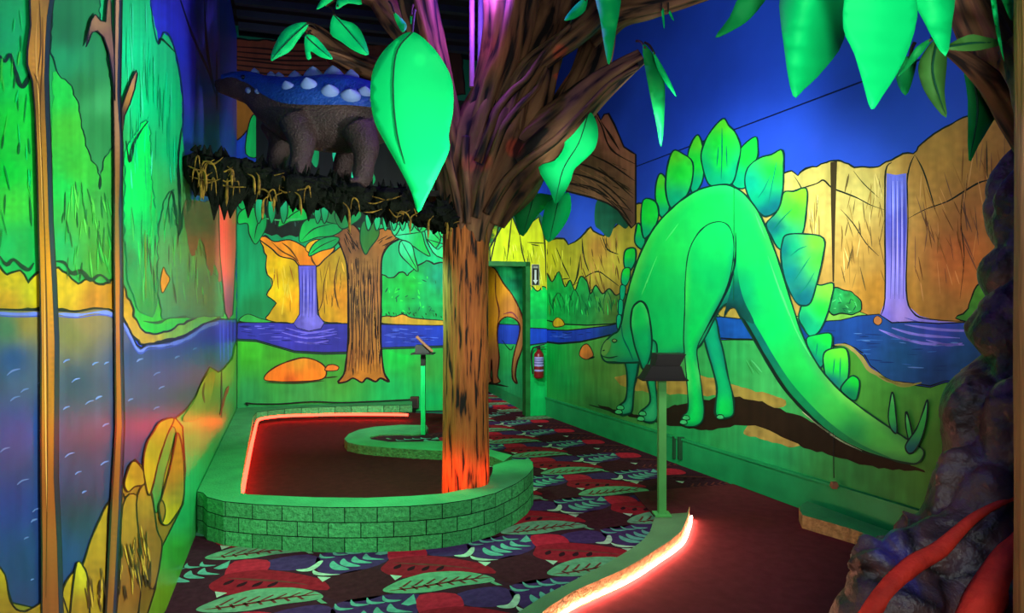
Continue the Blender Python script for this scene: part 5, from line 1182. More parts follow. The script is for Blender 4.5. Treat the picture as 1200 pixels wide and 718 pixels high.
leaf([(483, 37), (500, 48), (517, 68), (530, 95), (531, 130), (526, 158), (527, 175), (515, 202), (500, 232), (490, 249), (482, 225), (467, 195), (450, 165), (438, 140), (434, 110), (437, 82), (449, 60), (466, 44)], 3.0, [(483, 38), (466, 58), (461, 90), (462, 130), (467, 165), (475, 192)], 'largest bright green leaf, hanging point down left of the thick trunk', (486, 12, 3.3), group=GA, bow=.045, tilt=-.03)
leaf([(317.5, 71), (320, 57), (330, 38), (342, 29), (357, 26), (361, 31), (350, 46), (340, 60), (327, 67)], 3.9, [(360, 28), (346, 40), (331, 55), (319, 69)], 'long green leaf drooping left from a branch end above the blue plated back', (372, 34, 4.2), group=GA)
leaf([(357, 43), (368, 42), (380, 54), (390, 69), (376, 67), (364, 60), (365, 68), (359, 68)], 3.9, [(360, 44), (372, 55), (388, 68)], 'small ragged green leaf just above the plated back, right of the drooping leaf', (364, 36, 4.1), group=GA)
leaf([(390, 18), (400, 23), (415, 28), (425, 40), (432, 64), (416, 60), (400, 49), (387, 39)], 3.9, [(392, 18), (408, 36), (431, 63)], 'broad green leaf pointing down right, at the branch above the ledge', (386, 8, 4.1), group=GA)
leaf([(394, 11), (398, -6), (416, -12), (424, 5), (408, 4)], 3.9, [(396, 8), (408, 0), (420, 2)], 'green leaf cut by the top of the picture, above the ledge branch', (392, -2, 4.1), group=GA, vein=False)
leaf([(371, 11), (376, 0), (386, -8), (392, -2), (382, 6)], 3.9, [(390, -4), (372, 10)], 'tiny green leaf tip at the very top, left of the ledge branch leaves', (396, -12, 4.0), group=GA, vein=False)
leaf([(461, 14), (470, 21), (477, 30), (472, 38), (465, 28)], 3.6, [(462, 15), (473, 36)], 'small green leaf just above the top of the largest leaf', (456, 2, 3.8), group=GA, vein=False)
leaf([(481, 17), (486, 25), (481, 28)], 3.6, [(482, 18), (482, 27)], 'tiny green leaf scrap right above the largest leaf', (484, 6, 3.8), group=GA, vein=False, step=5)
leaf([(690, 131), (699, 143), (701, 160), (696, 176), (682, 190), (673, 199), (667, 216), (652, 239), (644, 222), (631, 196), (650, 188), (661, 172), (662, 156), (672, 144)], 4.0, [(689, 134), (678, 168), (660, 198), (651, 236)], 'bright twisted green leaf right of the thick trunk, in front of the painted limb', (664, 150, 4.2), group=GB)
leaf([(600, 232), (626, 226), (652, 232), (630, 252), (613, 277), (604, 259)], 4.7, [(626, 228), (613, 275)], 'deep green leaf just right of the thick trunk below the twisted bright one', (610, 210, 4.5), mt=M_leaf2, group=GB)
leaf([(641, 238), (655, 230), (667, 226), (669, 246), (660, 266), (643, 284), (635, 267), (637, 250)], 4.6, [(655, 232), (644, 282)], 'teal-green leaf hanging below the twisted bright leaf', (648, 200, 4.5), group=GB)
leaf([(697, -10), (714, -14), (728, -8), (722, 36), (714, 76), (708, 54), (703, 22)], 3.4, [(714, -10), (714, 72)], 'narrow pointed green leaf hanging from the top, over the crown of the thick tree', (716, -30, 3.6), group=GB, vein=False)
leaf([(661, 24), (672, 8), (688, -4), (686, 12), (675, 21)], 3.7, [(686, 0), (664, 22)], 'small green leaf lying on the upper right limb of the thick tree', (694, -12, 3.8), group=GB, vein=False)
leaf([(753, 52), (767, 66), (778, 90), (779, 125), (775, 172), (768, 140), (758, 92)], 3.5, [(756, 56), (775, 168)], 'long blade-like green leaf hanging from the limb tip before the blue wall', (746, 48, 3.8), mt=M_leaf2, group=GB, vein=False)
leaf([(765, 60), (780, 84), (793, 113), (783, 102), (771, 82)], 3.5, [(767, 63), (791, 110)], 'thin sliver leaf behind the long blade-like leaf at the limb tip', (756, 50, 3.7), group=GB, vein=False, step=5)
leaf([(838, 44), (855, 20), (868, -4), (899, -6), (880, 21), (860, 35)], 2.8, [(888, -2), (840, 42)], 'green leaf pointing down left at the top edge, over the plain blue wall', (906, -24, 3.0), mt=M_leaf2, group=GC, vein=False)
leaf([(915, -12), (955, -16), (993, -12), (989, 46), (967, 80), (942, 105), (929, 112), (919, 58)], 2.25, [(950, -12), (938, 40), (930, 108)], 'wide folded green leaf just left of the brightest leaf at the top', (960, -40, 2.5), group=GC, bow=.16, vein=False)
leaf([(994, -14), (1030, -18), (1068, -12), (1075, 20), (1060, 70), (1034, 113), (1021, 128), (1012, 100), (1001, 63), (988, 32)], 1.95, [(1030, -14), (1024, 50), (1022, 122)], 'brightest and widest leaf, hanging from the top right over the blue wall', (1036, -44, 2.2), group=GC, vein=False, bow=.03)
leaf([(1067, -12), (1092, -16), (1118, -12), (1116, 25), (1108, 66), (1084, 28)], 2.05, [(1094, -12), (1108, 62)], 'pointed green triangle leaf touching the right side of the brightest leaf', (1098, -40, 2.2), group=GC, vein=False)
leaf([(1094, 47), (1078, 70), (1077, 90), (1088, 115), (1109, 138), (1107, 107), (1110, 66), (1104, 52)], 2.2, [(1098, 50), (1093, 85), (1108, 134)], 'olive leaf curling downwards below the pointed triangle leaf', (1114, 58, 2.35), mt=M_leaf3, group=GC)
leaf([(1108, 56), (1134, 41), (1154, 43), (1179, 50), (1157, 57), (1134, 60)], 2.15, [(1110, 55), (1142, 50), (1176, 50)], 'olive leaf lying level, pointing right towards the tan pillar', (1106, 60, 2.35), mt=M_leaf3, group=GC)
leaf([(1092, 45), (1074, 55), (1061, 75), (1052, 90), (1070, 74), (1084, 58)], 2.2, [(1090, 47), (1054, 87)], 'slim curved leaf edge sweeping down left below the triangle leaf', (1100, 48, 2.35), mt=M_leaf2, group=GC, vein=False, step=6)
leaf([(1056, 70), (1074, 66), (1070, 92), (1061, 112), (1050, 92)], 2.5, [(1066, 70), (1060, 108)], 'dark green leaf tip showing behind the right edge of the brightest leaf', (1072, 50, 2.5), mt=M_leaf2, group=GC, vein=False)
leaf([(1130, 80), (1150, 92), (1166, 112), (1174, 127), (1164, 142), (1147, 170), (1135, 188), (1134, 117)], 2.5, [(1140, 84), (1146, 130), (1137, 184)], 'dark green leaf hanging under the brown limb before the ochre cliff', (1146, 70, 2.45), mt=M_leaf2, group=GC)
leaf([(1160, -10), (1166, -10), (1171, 30), (1177, 72), (1170, 50), (1164, 20)], 2.0, [(1162, -8), (1176, 68)], 'thin edge-on leaf blade hanging just left of the tan pillar', (1160, -30, 2.2), group=GC, vein=False, step=4)
leaf([(1171, -10), (1180, -12), (1188, -8), (1186, 24), (1178, 10)], 2.0, [(1180, -10), (1185, 20)], 'small leaf tip at the very top beside the tan pillar', (1184, -30, 2.2), group=GC, vein=False, step=6)
for q, l in (([(775, 12), (778, 11), (779, 32), (777, 30)], 'left of two tiny pale leaf tips under the dark limb at the top'), ([(783, 14), (786, 13), (790, 24), (787, 22)], 'right of two tiny pale leaf tips under the dark limb at the top')):
    leaf(q, 3.9, [q[0], q[2]], l, (q[0][0], 4, 3.95), group='tiny leaf tips under the dark limb', vein=False, step=0)

# ================================================================ tree at the right edge
tr2 = empty('tree', W(RW(2) * 0 + (1248 - CX) / F * 1.7, 1.7, 0), 'tan bark pillar tree at the far right edge with a brown limb reaching left', 'artificial tree')
M_bark3 = bark_mat('tan_painted_bark', (122, 86, 42), (146, 104, 54), (70, 44, 24), su=22, sv=1.4, thr=.36)
xx = (1256 - CX) / F * 1.7
MB().tube([W(xx, 1.7, 0), W(xx, 1.7, 1.0), W(xx, 1.7, 2.0), W(xx, 1.7, 3.4)], [.13, .128, .126, .13], seg=48, sub=14, ridge=.03, rf=5).build('trunk', M_bark3, tr2, smooth=True)
limb('branch', [(1215, 175, .0), (1190, 140, .0), (1168, 106, .0), (1145, 82, -.02), (1118, 62, -.05), (1100, 56, -.06)], [20, 17, 14, 11, 7, 3], par=tr2, base_t=2.4, seed=50)
limb('branch', [(1210, 120, .1), (1180, 80, .1), (1160, 40, .1), (1140, 0, .1), (1125, -50, .1)], [36, 34, 28, 24, 24], par=tr2, base_t=2.4, seed=54)
limb('branch', [(1230, 150, -.7), (1215, 100, -.4), (1200, 60, -.1)], [26, 26, 24], par=tr2, base_t=2.4, seed=57)

# ================================================================ ledge with moss
A0 = (LW(3.5) + .01, 3.5); B0 = ((548 - CX) / F * 4.15, 4.15)
ldir = Vector((B0[0] - A0[0], B0[1] - A0[1])); LL = ldir.length; ldir.normalize(); lnor = Vector((-ldir.y, ldir.x))
def LP(f, d, z): return W(A0[0] + ldir.x * LL * f + lnor.x * d, A0[1] + ldir.y * LL * f + lnor.y * d, z)
ledge = empty('mossy_ledge', LP(.5, .3, 2.2), 'black mossy ledge with dripping clumps and dry yellow roots below the blue-backed dinosaur', 'ledge')
MB().prism([LP(0.01, 0.02, 0), LP(.93, 0.02, 0), LP(.93, .6, 0), LP(-.02, .6, 0)], 2.27, 2.31).build('board', mat('ledge_board', (26, 22, 18), rough=.9), ledge)
rnd = random.Random(11)
def env(px, arr):
    for (x0_, y0_), (x1_, y1_) in zip(arr, arr[1:]):
        if px <= x1_: return y0_ + (y1_ - y0_) * (px - x0_) / (x1_ - x0_)
    return arr[-1][1]
TOPE = [(200, 160), (216, 160), (236, 166), (280, 178), (330, 190), (380, 200), (430, 207), (470, 216), (545, 236), (560, 238)]
BOTE = [(200, 228), (216, 232), (250, 246), (300, 246), (400, 252), (450, 256), (545, 274), (560, 274)]
mo = MB()
def LXT(f, d): return A0[0] + ldir.x * LL * f + lnor.x * d, A0[1] + ldir.y * LL * f + lnor.y * d
def lobe(x, t, ztop, zend, s, lean):
    a = W(x, t, ztop); L_ = ztop - zend
    mo.tube([a + Z_ * s * .5, a, a - Z_ * L_ * .35 + R_ * lean * .4, a - Z_ * L_ * .72 + R_ * lean * .8, a - Z_ * L_ + R_ * lean], [s * .5, s * 1.1, s * .95, s * .36, .003], seg=12, sub=3, ridge=.5, rf=2.5, seed=x * 9)
for i in range(64):
    f = .035 + .95 * (i + .5) / 64 + rnd.uniform(-.006, .006); d = rnd.uniform(-.07, .07)
    x, t = LXT(f, d); px = CX + F * x / t
    zb_, zt_ = pz(env(px, BOTE), t), pz(env(px, TOPE), t)
    zend = zb_ + rnd.choice([-.05, -.02, .0, .04, .08, .12]) - (.04 if 250 < px < 268 else 0)
    lobe(x, t, zt_ - rnd.uniform(.08, .16), zend, rnd.uniform(.045, .08), rnd.uniform(-.03, .03))
for i in range(150):
    f = rnd.uniform(0.045, .97); d = rnd.uniform(-.07, .3)
    x, t = LXT(f, d); px = CX + F * x / t
    zt_ = pz(env(px, TOPE), t) - (.03 if d < .05 else .08)
    mo.blob(W(x, t, zt_ - rnd.uniform(.05, .14)), rnd.uniform(.04, .075), sq=(1.2, 1.2, rnd.uniform(.6, 1.0)), seg=12, rings=8, amp=.9, fr=2.4, seed=i)
for i in range(70):
    f = rnd.uniform(.0, 1); d = rnd.uniform(-.05, .1)
    x, t = LXT(f, d); px = CX + F * x / t; a = W(x, t, pz(env(px, TOPE), t) - .07)
    mo.tube([a, a + Z_ * rnd.uniform(.03, .09) + R_ * rnd.uniform(-.04, .04)], [.022, .003], seg=7, sub=2, ridge=.3)
mo.build('moss', mat('black_moss', (16, 20, 12), rough=.95, var=.5, scale=20, bump=.8, bscale=60, spec=.1), ledge)['kind'] = 'stuff'
ro = MB()
for i in range(46):
    f = abs(rnd.gauss(.14, .11)) if i < 26 else rnd.uniform(.3, .95); f = min(.96, max(.01, f))
    x, t = LXT(f, -.115); px = CX + F * x / t; zt_, zb_ = pz(env(px, TOPE), t), pz(env(px, BOTE), t)
    a = W(x, t, zt_ - rnd.uniform(.08, .22)); w = rnd.uniform(.03, .11) * rnd.choice((-1, 1)); dz = rnd.uniform(.04, .17)
    if i % 3 == 0: ro.tube([a, a + R_ * w * .5 - Z_ * dz * .3, a + R_ * w * .6 - Z_ * dz, a + R_ * w * .62 - Z_ * (dz + .05)], [.002, .005, .009, .001], seg=7, sub=4, ridge=.4)
    elif i % 3 == 1: ro.tube([a - Z_ * .05, a + R_ * w * .25 + Z_ * .02, a + R_ * w * .8, a + R_ * w - Z_ * .08], [.001, .0045, .004, .001], seg=7, sub=4, ridge=.4)
    else: ro.tube([a - R_ * w, a - Z_ * .02, a + R_ * w * .9 + Z_ * rnd.uniform(-.03, .04)], [.001, .005, .001], seg=7, sub=4, ridge=.4)
ro.build('dry_roots', mat('dry_yellow_root', (122, 92, 24), rough=.8, var=.8, scale=30), ledge)['kind'] = 'stuff'

# ================================================================ armoured dinosaur on the ledge
DT_ = 4.05
dn = empty('armoured_dinosaur', P(375, 205, DT_ + .1), 'brown dinosaur figure with a blue back and pale bony plates, standing on the mossy ledge', 'dinosaur figure')
def dp(x, y, d=0.0): return P(x, y, DT_ + d)
kd = DT_ / F
bd = MB()
bd.tube([dp(252, 99), dp(262, 99), dp(278, 101), (dp(296, 108)), dp(318, 122), dp(345, 134), dp(380, 139), dp(415, 140), dp(445, 138), dp(475, 136), dp(492, 138), dp(506, 140)], [v * kd for v in (4, 8, 13, 16, 24, 33, 38, 37, 29, 17, 10, 4)], seg=24, sub=4)
bd.tube([dp(254, 105), dp(270, 108), dp(288, 112), dp(300, 116)], [v * kd for v in (3, 6, 9, 9)], seg=14)
for (x, y, d, lx, ly) in ((346, 140, -.16, 350, 205), (322, 142, .16, 322, 205), (420, 150, -.16, 424, 212), (405, 150, .16, 400, 210)):
    bd.tube([dp(x, y, d), dp(x + 8, y + 22, d * 1.15), dp(lx + 3, ly - 22, d * 1.2), dp(lx, ly - 4, d * 1.2), dp(lx - 4, ly + 1, d * 1.2)], [v * kd for v in (19, 16, 12, 12, 10)], seg=18)
    for q in (-7, 0, 7): bd.blob(dp(lx - 6 + q * .6, ly, d * 1.2 + q * .006 - .04), 5 * kd, sq=(1.2, 1.2, .8), seg=10, rings=6)
tmp = bd.build('tmp_body', M_wood)
rm = tmp.modifiers.new('r', 'REMESH'); rm.mode = 'VOXEL'; rm.voxel_size = .013
smd = tmp.modifiers.new('s', 'SMOOTH'); smd.iterations = 6
dg = bpy.context.evaluated_depsgraph_get()
me = bpy.data.meshes.new_from_object(tmp.evaluated_get(dg))
bpy.data.objects.remove(tmp)
for pl in me.polygons: pl.use_smooth = True
me.materials.clear()
link('body', me, dn, [mat('dinosaur_skin', (56, 40, 37), rough=.6, var=.3, scale=12, bump=.7, bscale=70)])
bv = BVHTree.FromPolygons([v.co.copy() for v in me.vertices], [tuple(p.vertices) for p in me.polygons])
# blue shell: follows the upper half of the body, a little proud of it
stn = [(262, 94, 5), (278, 95, 9), (298, 102, 15), (318, 116, 24), (345, 128, 33.5), (380, 131, 39), (415, 131, 38), (445, 132, 30), (475, 133, 18.5), (492, 137, 11), (507, 140, 5)]
sv, _ = smooth_path([Vector((a, b, c)) for a, b, c in stn], 1.0, 4)
shv = []; NS = 22
for i, q in enumerate(sv):
    for j in range(NS + 1):
        an = math.radians(-8 + 196 * j / NS)
        rr = (q.z + 1.6) * kd * (1 + .03 * noise.noise(Vector((i * .5, j * .5, 1))))
        shv.append(dp(q.x, q.y) + T_ * math.cos(an) * rr * -1.02 + Z_ * math.sin(an) * rr)
n_ = len(sv)
shf = [[i * (NS + 1) + j, (i + 1) * (NS + 1) + j, (i + 1) * (NS + 1) + j + 1, i * (NS + 1) + j + 1] for i in range(n_ - 1) for j in range(NS)]
mesh('blue_back', shv, shf, dn, [mat('blue_dinosaur_back', (18, 56, 128), rough=.5, var=.2, scale=14, bump=.6, bscale=60)], smooth=True)
M_pl = mat('pale_bony_plate', (92, 112, 156), rough=.6, var=.15)
sb = BVHTree.FromPolygons(shv, shf)
eye_o = Vector((0, 0, EYE))
for (x, y, r, up) in ((346, 85, 9, 1), (367, 82, 12, 1), (391, 83, 12, 1), (318, 92, 6, 1), (327, 93, 6.5, 1), (337, 101, 7, 0), (362, 99, 9.5, 0), (387, 107, 10, 0), (411, 112, 11, 0), (412, 90, 9, 1), (299, 89, 5, 1), (428, 108, 8, 0), (441, 118, 8, 0), (440, 98, 8, 1), (470, 118, 6, 0)):
    dd_ = (P(x, y, 1) - eye_o).normalized()
    hit = sb.ray_cast(eye_o, dd_)
    if up or hit[0] is None:
        c_, nn, _i, _d = sb.find_nearest(dp(x, y + 2, -.02 * r / 8))
        nn = (Z_ * 1.0 - T_ * .45).normalized()
    else:
        c_ = hit[0]; nn = hit[1] if hit[1].dot(dd_) < 0 else -hit[1]
        nn = (nn + Z_ * .35).normalized()
    u = nn.cross(R_); u.normalize(); v = nn.cross(u)
    rr = r * kd
    pm = MB(); rings_ = [(1.0, -.25), (1.02, .08), (.86, .34), (.58, .62), (.28, .86), (.03, .98)]; vsp = []; fsp = []
    for ra, hh in rings_:
        for q in range(14):
            a_ = 2 * math.pi * q / 14
            vsp.append(c_ + v * math.cos(a_) * ra * rr + u * math.sin(a_) * ra * rr * .62 + nn * hh * rr * .95)
    for q in range(len(rings_) - 1):
        for w_ in range(14): fsp.append([q * 14 + w_, q * 14 + (w_ + 1) % 14, (q + 1) * 14 + (w_ + 1) % 14, (q + 1) * 14 + w_])
    pm.add(vsp, fsp).build('bony_plate', M_pl, dn, smooth=True)
for (x, y) in ((291, 106), (302, 107)):
    d = (P(x, y, 1) - eye_o).normalized(); hit = bv.ray_cast(eye_o, d)
    c = hit[0] if hit[0] else dp(x, y, -.08)
    MB().blob(c, 3.6 * kd, seg=10, rings=8).build('cheek_spike', M_pl, dn, smooth=True)
d = (P(285, 90.5, 1) - eye_o).normalized(); hit = sb.ray_cast(eye_o, d); c = hit[0] if hit[0] else dp(285, 92, -.05)
ey = MB().blob(c, 2.6 * kd, seg=12, rings=8).build('eye', mat('glossy_black_eye', (8, 8, 10), rough=.08, spec=.8), dn, smooth=True)

# ================================================================ rock with lava streams
RT = 2.35
rk_ = empty('lava_rock', W(1.7, 2.35, 0), 'dark craggy rock with red lava streams at the lower right corner', 'rock')
rb = MB(); kr = RT / F
for (x, y, rx, ry, d) in ((1232, 300, 66, 130, .2), (1232, 420, 84, 110, .15), (1216, 500, 96, 90, .05), (1184, 575, 94, 84, .0), (1124, 650, 80, 80, -.02), (1058, 672, 76, 62, -.1), (1050, 745, 70, 70, -.15), (1130, 760, 120, 80, -.1), (1210, 700, 140, 120, -.12), (1240, 230, 64, 90, .3), (1128, 556, 30, 40, .1), (1160, 480, 26, 60, .12), (1082, 610, 34, 26, .02)):
    t = RT + d
    rb.blob(P(x, y, t), 1.0, sq=(rx * t / F, max(rx, 60) * t / F * .8, ry * t / F), seg=28, rings=18, ax=(R_, T_, Z_))
tmp = rb.build('tmp_rock', M_wood)
rm = tmp.modifiers.new('r', 'REMESH'); rm.mode = 'VOXEL'; rm.voxel_size = .022
dg = bpy.context.evaluated_depsgraph_get()
me = bpy.data.meshes.new_from_object(tmp.evaluated_get(dg)); bpy.data.objects.remove(tmp)
def relax(me, n):
    bm = bmesh.new(); bm.from_mesh(me)
    for _ in range(n): bmesh.ops.smooth_vert(bm, verts=bm.verts, factor=.5, use_axis_x=True, use_axis_y=True, use_axis_z=True)
    bm.to_mesh(me); bm.free()
relax(me, 12)
nrm_ = [v.normal.copy() for v in me.vertices]
for v, nv in zip(me.vertices, nrm_):
    wv = v.co + Vector((noise.noise(v.co * 2), noise.noise(v.co * 2 + Vector((9, 0, 0))), noise.noise(v.co * 2 + Vector((0, 9, 0))))) * .12
    q = noise.voronoi(wv * 2.4 + Vector((3, 1, 2)))[0]
    e1 = min(1, (q[1] - q[0]) / .35)
    q2 = noise.voronoi(wv * 6.0 + Vector((1, 7, 2)))[0]
    v.co += nv * (-.085 * (1 - e1) ** 1.5 + .04 * noise.noise(v.co * 1.9) - .02 * (1 - min(1, (q2[1] - q2[0]) / .3)) ** 1.5 + .02)
    v.co.z = max(v.co.z, .003)
relax(me, 1)
me.materials.clear()
for pl in me.polygons: pl.use_smooth = True
m, nt, b = new_mat('dark_painted_rock'); N, L = nt.nodes, nt.links
tc = N.new('ShaderNodeTexCoord'); n1 = N.new('ShaderNodeTexNoise'); n1.inputs['Scale'].default_value = 3.2; n1.inputs['Detail'].default_value = 5; n1.inputs['Distortion'].default_value = .6
L.new(tc.outputs['Object'], n1.inputs['Vector']); cr = N.new('ShaderNodeValToRGB'); e = cr.color_ramp.elements
e[0].position = .34; e[0].color = (*H(30, 22, 18), 1); e[1].position = .5; e[1].color = (*H(70, 46, 44), 1)
for pos, c in ((.58, (60, 50, 64)), (.64, (44, 38, 104)), (.72, (92, 66, 56)), (.78, (150, 110, 90))): q = e.new(pos); q.color = (*H(*c), 1)
L.new(n1.outputs['Fac'], cr.inputs['Fac'])
vo = N.new('ShaderNodeTexVoronoi'); vo.feature = 'DISTANCE_TO_EDGE'; vo.inputs['Scale'].default_value = 2.6
n5 = N.new('ShaderNodeTexNoise'); n5.inputs['Scale'].default_value = 3; L.new(tc.outputs['Object'], n5.inputs['Vector'])
vm = N.new('ShaderNodeVectorMath'); vm.operation = 'MULTIPLY_ADD'; vm.inputs[1].default_value = (.35, .35, .35); L.new(n5.outputs['Color'], vm.inputs[0]); L.new(tc.outputs['Object'], vm.inputs[2]); L.new(vm.outputs[0], vo.inputs['Vector'])
mr5 = N.new('ShaderNodeMapRange'); mr5.inputs['From Max'].default_value = .09; mr5.inputs['To Min'].default_value = .06; mr5.inputs['To Max'].default_value = 1.15; L.new(vo.outputs['Distance'], mr5.inputs['Value'])
sc5 = N.new('ShaderNodeVectorMath'); sc5.operation = 'SCALE'; L.new(cr.outputs[0], sc5.inputs[0]); L.new(mr5.outputs[0], sc5.inputs['Scale']); L.new(sc5.outputs[0], b.inputs['Base Color']); b.inputs['Roughness'].default_value = .5
nb = N.new('ShaderNodeTexNoise'); nb.inputs['Scale'].default_value = 14; nb.inputs['Detail'].default_value = 6; L.new(tc.outputs['Object'], nb.inputs['Vector']); bp = N.new('ShaderNodeBump'); bp.inputs['Strength'].default_value = .7; bp.inputs['Distance'].default_value = .04; L.new(nb.outputs['Fac'], bp.inputs['Height']); L.new(bp.outputs[0], b.inputs['Normal'])
link('stone', me, rk_, [m])
rv_ = BVHTree.FromPolygons([v.co.copy() for v in me.vertices], [tuple(p.vertices) for p in me.polygons])
M_lava = mat('red_lava_paint', (196, 44, 26), rough=.75, var=.35, scale=9, bump=.5, bscale=30)
def lava(pts, r):
    V = []; ds = []
    for x, y in pts:
        d = (P(x, y, 1) - eye_o).normalized(); h = rv_.ray_cast(eye_o, d)
        dep = (h[0] - eye_o).length / (P(x, y, 1) - eye_o).length if h[0] else RT - .2
        ds.append(dep)
    for _ in range(2): ds = [ds[0]] + [(ds[i - 1] + ds[i] * 2 + ds[i + 1]) / 4 for i in range(1, len(ds) - 1)] + [ds[-1]]
    V = [P(x, y, q) for (x, y), q in zip(pts, ds)]
    MB().tube(V, [q * dd / F for q, dd in zip(r, ds)], seg=16, sub=5, ridge=.14).build('lava_stream', M_lava, rk_, smooth=True)
lava([(1215, 576), (1192, 582), (1165, 593), (1140, 608), (1120, 626), (1100, 645), (1070, 662), (1045, 685), (1025, 712), (1005, 745)], [2.5, 3, 4, 5.5, 7, 9, 10, 10.5, 11.5, 12])
lava([(1220, 615), (1200, 640), (1185, 655), (1168, 680), (1150, 710), (1130, 750)], [14, 16, 17, 18, 19, 20])
# ================================================================ light and camera
def area(name, loc, target, size, energy, col, spread=180, shape='DISK'):
    l = bpy.data.lights.new(name, 'AREA'); l.energy = energy; l.color = col; l.size = size; l.shape = shape; l.spread = math.radians(spread)
    o = bpy.data.objects.new(name, l); COL.objects.link(o); o.location = loc
    o.rotation_euler = (Vector(target) - Vector(loc)).to_track_quat('-Z', 'Y').to_euler(); return o
def spot(name, loc, target, ang, energy, col, blend=.6, rad=.05):
    l = bpy.data.lights.new(name, 'SPOT'); l.energy = energy; l.color = col; l.spot_size = math.radians(ang); l.spot_blend = blend; l.shadow_soft_size = rad
    o = bpy.data.objects.new(name, l); COL.objects.link(o); o.location = loc
    o.rotation_euler = (Vector(target) - Vector(loc)).to_track_quat('-Z', 'Y').to_euler(); return o
def point(name, loc, energy, col, rad=.05):
    l = bpy.data.lights.new(name, 'POINT'); l.energy = energy; l.color = col; l.shadow_soft_size = rad
    o = bpy.data.objects.new(name, l); COL.objects.link(o); o.location = loc; return o
WHT = (.92, 1.0, .96)
area('fill_front', W(.4, -.2, 1.9), W(.3, 6, 1.2), 1.0, 30, WHT, 150)  # broad fill added behind the viewpoint, no fixture there
spot('lamp_left', W(1.1, 2.1, 1.5), W(-1.75, 3.0, 1.7), 90, 430, WHT, .9, .1)
spot('fill_left_low', W(.5, 1.3, .9), W(-1.35, 1.9, .9), 96, 64, (.75, 1, .95), .9, .1)  # added fill for the lower river on the left wall
spot('lamp_dinosaur', W(.55, 2.7, 2.5), PR.hit(865, 330), 72, 420, WHT, .95, .15)
spot('lamp_sky', W(.9, 3.6, 2.5), PR.hit(800, 130), 96, 120, (.6, .8, 1), 1.0, .1)
spot('fill_sky_right', W(1.5, 3.1, 2.1), PR.hit(1010, 120), 90, 34, (.6, 1, .7), 1.0, .1)  # weak greenish fill added for the upper right wall
spot('lamp_cliff', W(1.2, 2.4, 1.7), PR.hit(1060, 330), 74, 34, WHT, 1.0, .1)
spot('lamp_back', W(-.9, 4.6, 2.0), PB.hit(400, 345), 115, 380, WHT, .9, .15)
spot('fill_corner', W(-1.3, 5.0, 2.0), PL.hit(262, 300), 60, 60, (1, .85, .85), .9, .1)  # fill added for the red corner strip the ledge blocks
spot('lamp_back_right', W(.0, 6.0, 2.4), PB.hit(640, 340), 110, 130, WHT, .9, .15)
spot('fill_corridor', W(-.9, 8.9, 1.9), PC.hit(590, 385), 110, 80, WHT, .9, .1)  # added fill so the corridor picture is not dark
spot('lamp_leaves', W(.75, .6, 1.2), P(1042, 40, 1.95), 34, 150, WHT, .9, .1)
spot('fill_ledge_leaves', W(-.9, 3.0, 2.2), P(385, 45, 3.9), 44, 40, WHT, .9, .05)  # spot added to brighten the leaves over the ledge
point('lamp_purple', P(570, -20, 3.75), 48, (.3, .08, 1), .08)
spot('lamp_pink', P(535, 60, 3.3), P(545, 20, 4.1), 70, 6, (1, .08, .3), .8, .03)
area('lamp_green_hole', W(-.9, 4.2, 1.95), W(-.9, 4.6, .2), .5, 26, (.2, 1, .45), 150)
spot('lamp_green_front', W(-.3, 1.9, 1.7), W(-.9, 3.9, .1), 60, 70, (.35, 1, .5), .9, .1)
spot('fill_floor', W(.9, 3.2, 2.3), W(.5, 4.7, 0), 90, 60, (1, .95, .95), .9, .2)  # added fill to brighten the carpet on the right
spot('fill_red_trunk', W(-.62, 3.97, .33), W(-.33, 4.2, .36), 120, 7, (1, .05, .02), 1.0, .04)  # red spot added in place of the rope's glow on the trunk
spot('fill_red_trunk_front', W(-.36, 3.93, .34), W(-.33, 4.2, .42), 130, 3.2, (1, .05, .02), 1.0, .04)  # same added red glow, front of the trunk
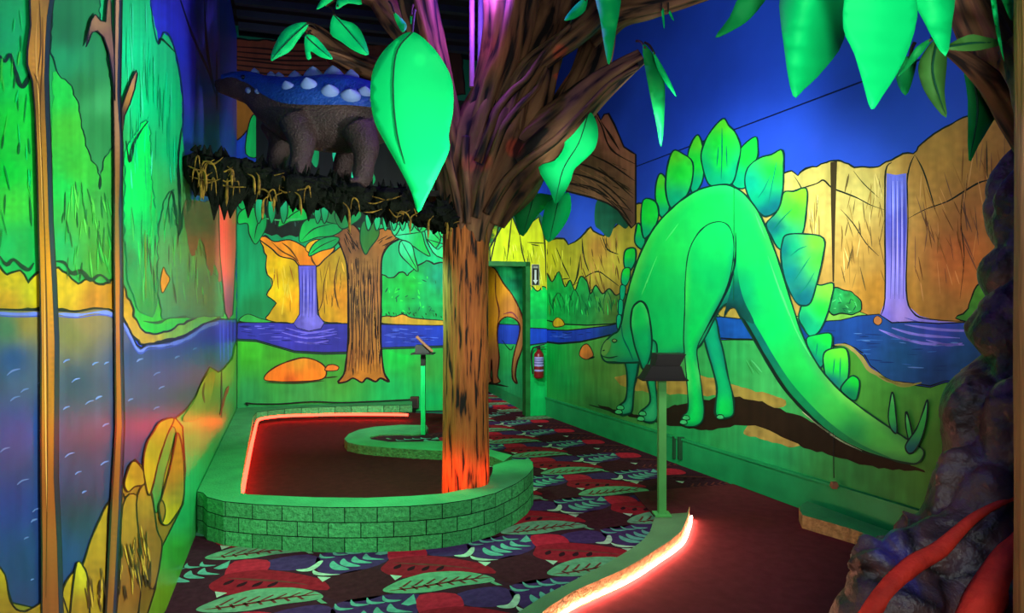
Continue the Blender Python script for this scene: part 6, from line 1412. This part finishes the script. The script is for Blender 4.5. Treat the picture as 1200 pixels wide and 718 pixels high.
spot('fill_red_trunk_right', W(-.08, 4.05, .34), W(-.3, 4.2, .40), 120, 2.5, (1, .05, .02), 1.0, .04)  # same added red glow, right side of the trunk
spot('fill_big_leaf', W(-.2, 1.9, 1.6), P(483, 140, 3.0), 26, 9, WHT, .9, .05)  # extra spot added just to brighten the largest leaf
spot('fill_twist_leaf', W(.2, 2.8, 2.0), P(668, 185, 4.0), 22, 95, WHT, .9, .05)  # added spot that lifts the twisted leaf alone
# party-light dots
for (x, y, t, e) in ((604, 152, 3.6, 9), (546, 178, 3.7, 5), (566, 180, 3.7, 5), (662, 42, 3.7, 6), (570, 28, 3.6, 6)):
    spot('red_dot', P(x, y, t) - T_ * 1.2, P(x, y, t), 5.5, e * 6, (1, .05, .03), .8, .005)
spot('leaf_dot', P(492, 70, 2.0), P(492, 70, 3.0), 4, 14, (1, .8, .5), .9, .005)
spot('red_streak', W(.8, 2.0, 1.3), PR.hit(1130, 310), 11, 34, (1, .12, .04), .9, .02)
spot('red_left', W(-.9, 3.6, .95), PL.at(3.4, .95), 40, 2.5, (1, .1, .12), .9, .02)  # spot added for the rope's red reflection on the left wall
spot('rock_blue', W(1.2, 1.4, 2.4), P(1150, 560, 2.2), 50, 16, (.3, .3, 1), .9, .05)
spot('red_streak', W(1.4, 3.6, 2.2), PR.hit(955, 168), 7, 14, (1, .12, .3), .9, .02)
w = bpy.data.worlds.new('World'); SC.world = w; w.use_nodes = True
w.node_tree.nodes['Background'].inputs[0].default_value = (.25, .5, .45, 1); w.node_tree.nodes['Background'].inputs[1].default_value = .05
cd = bpy.data.cameras.new('camera'); cd.sensor_width = 36; cd.lens = 36 * F / 1200; cd.shift_y = 3 / 1200
cam = bpy.data.objects.new('camera', cd); COL.objects.link(cam); cam.location = (0, 0, EYE); cam.rotation_euler = (math.pi / 2, 0, -TH)
SC.camera = cam
SC.view_settings.view_transform = 'Standard'; SC.view_settings.look = 'None'; SC.view_settings.gamma = 1; SC.view_settings.exposure = 0.15
SC.view_settings.use_curve_mapping = False
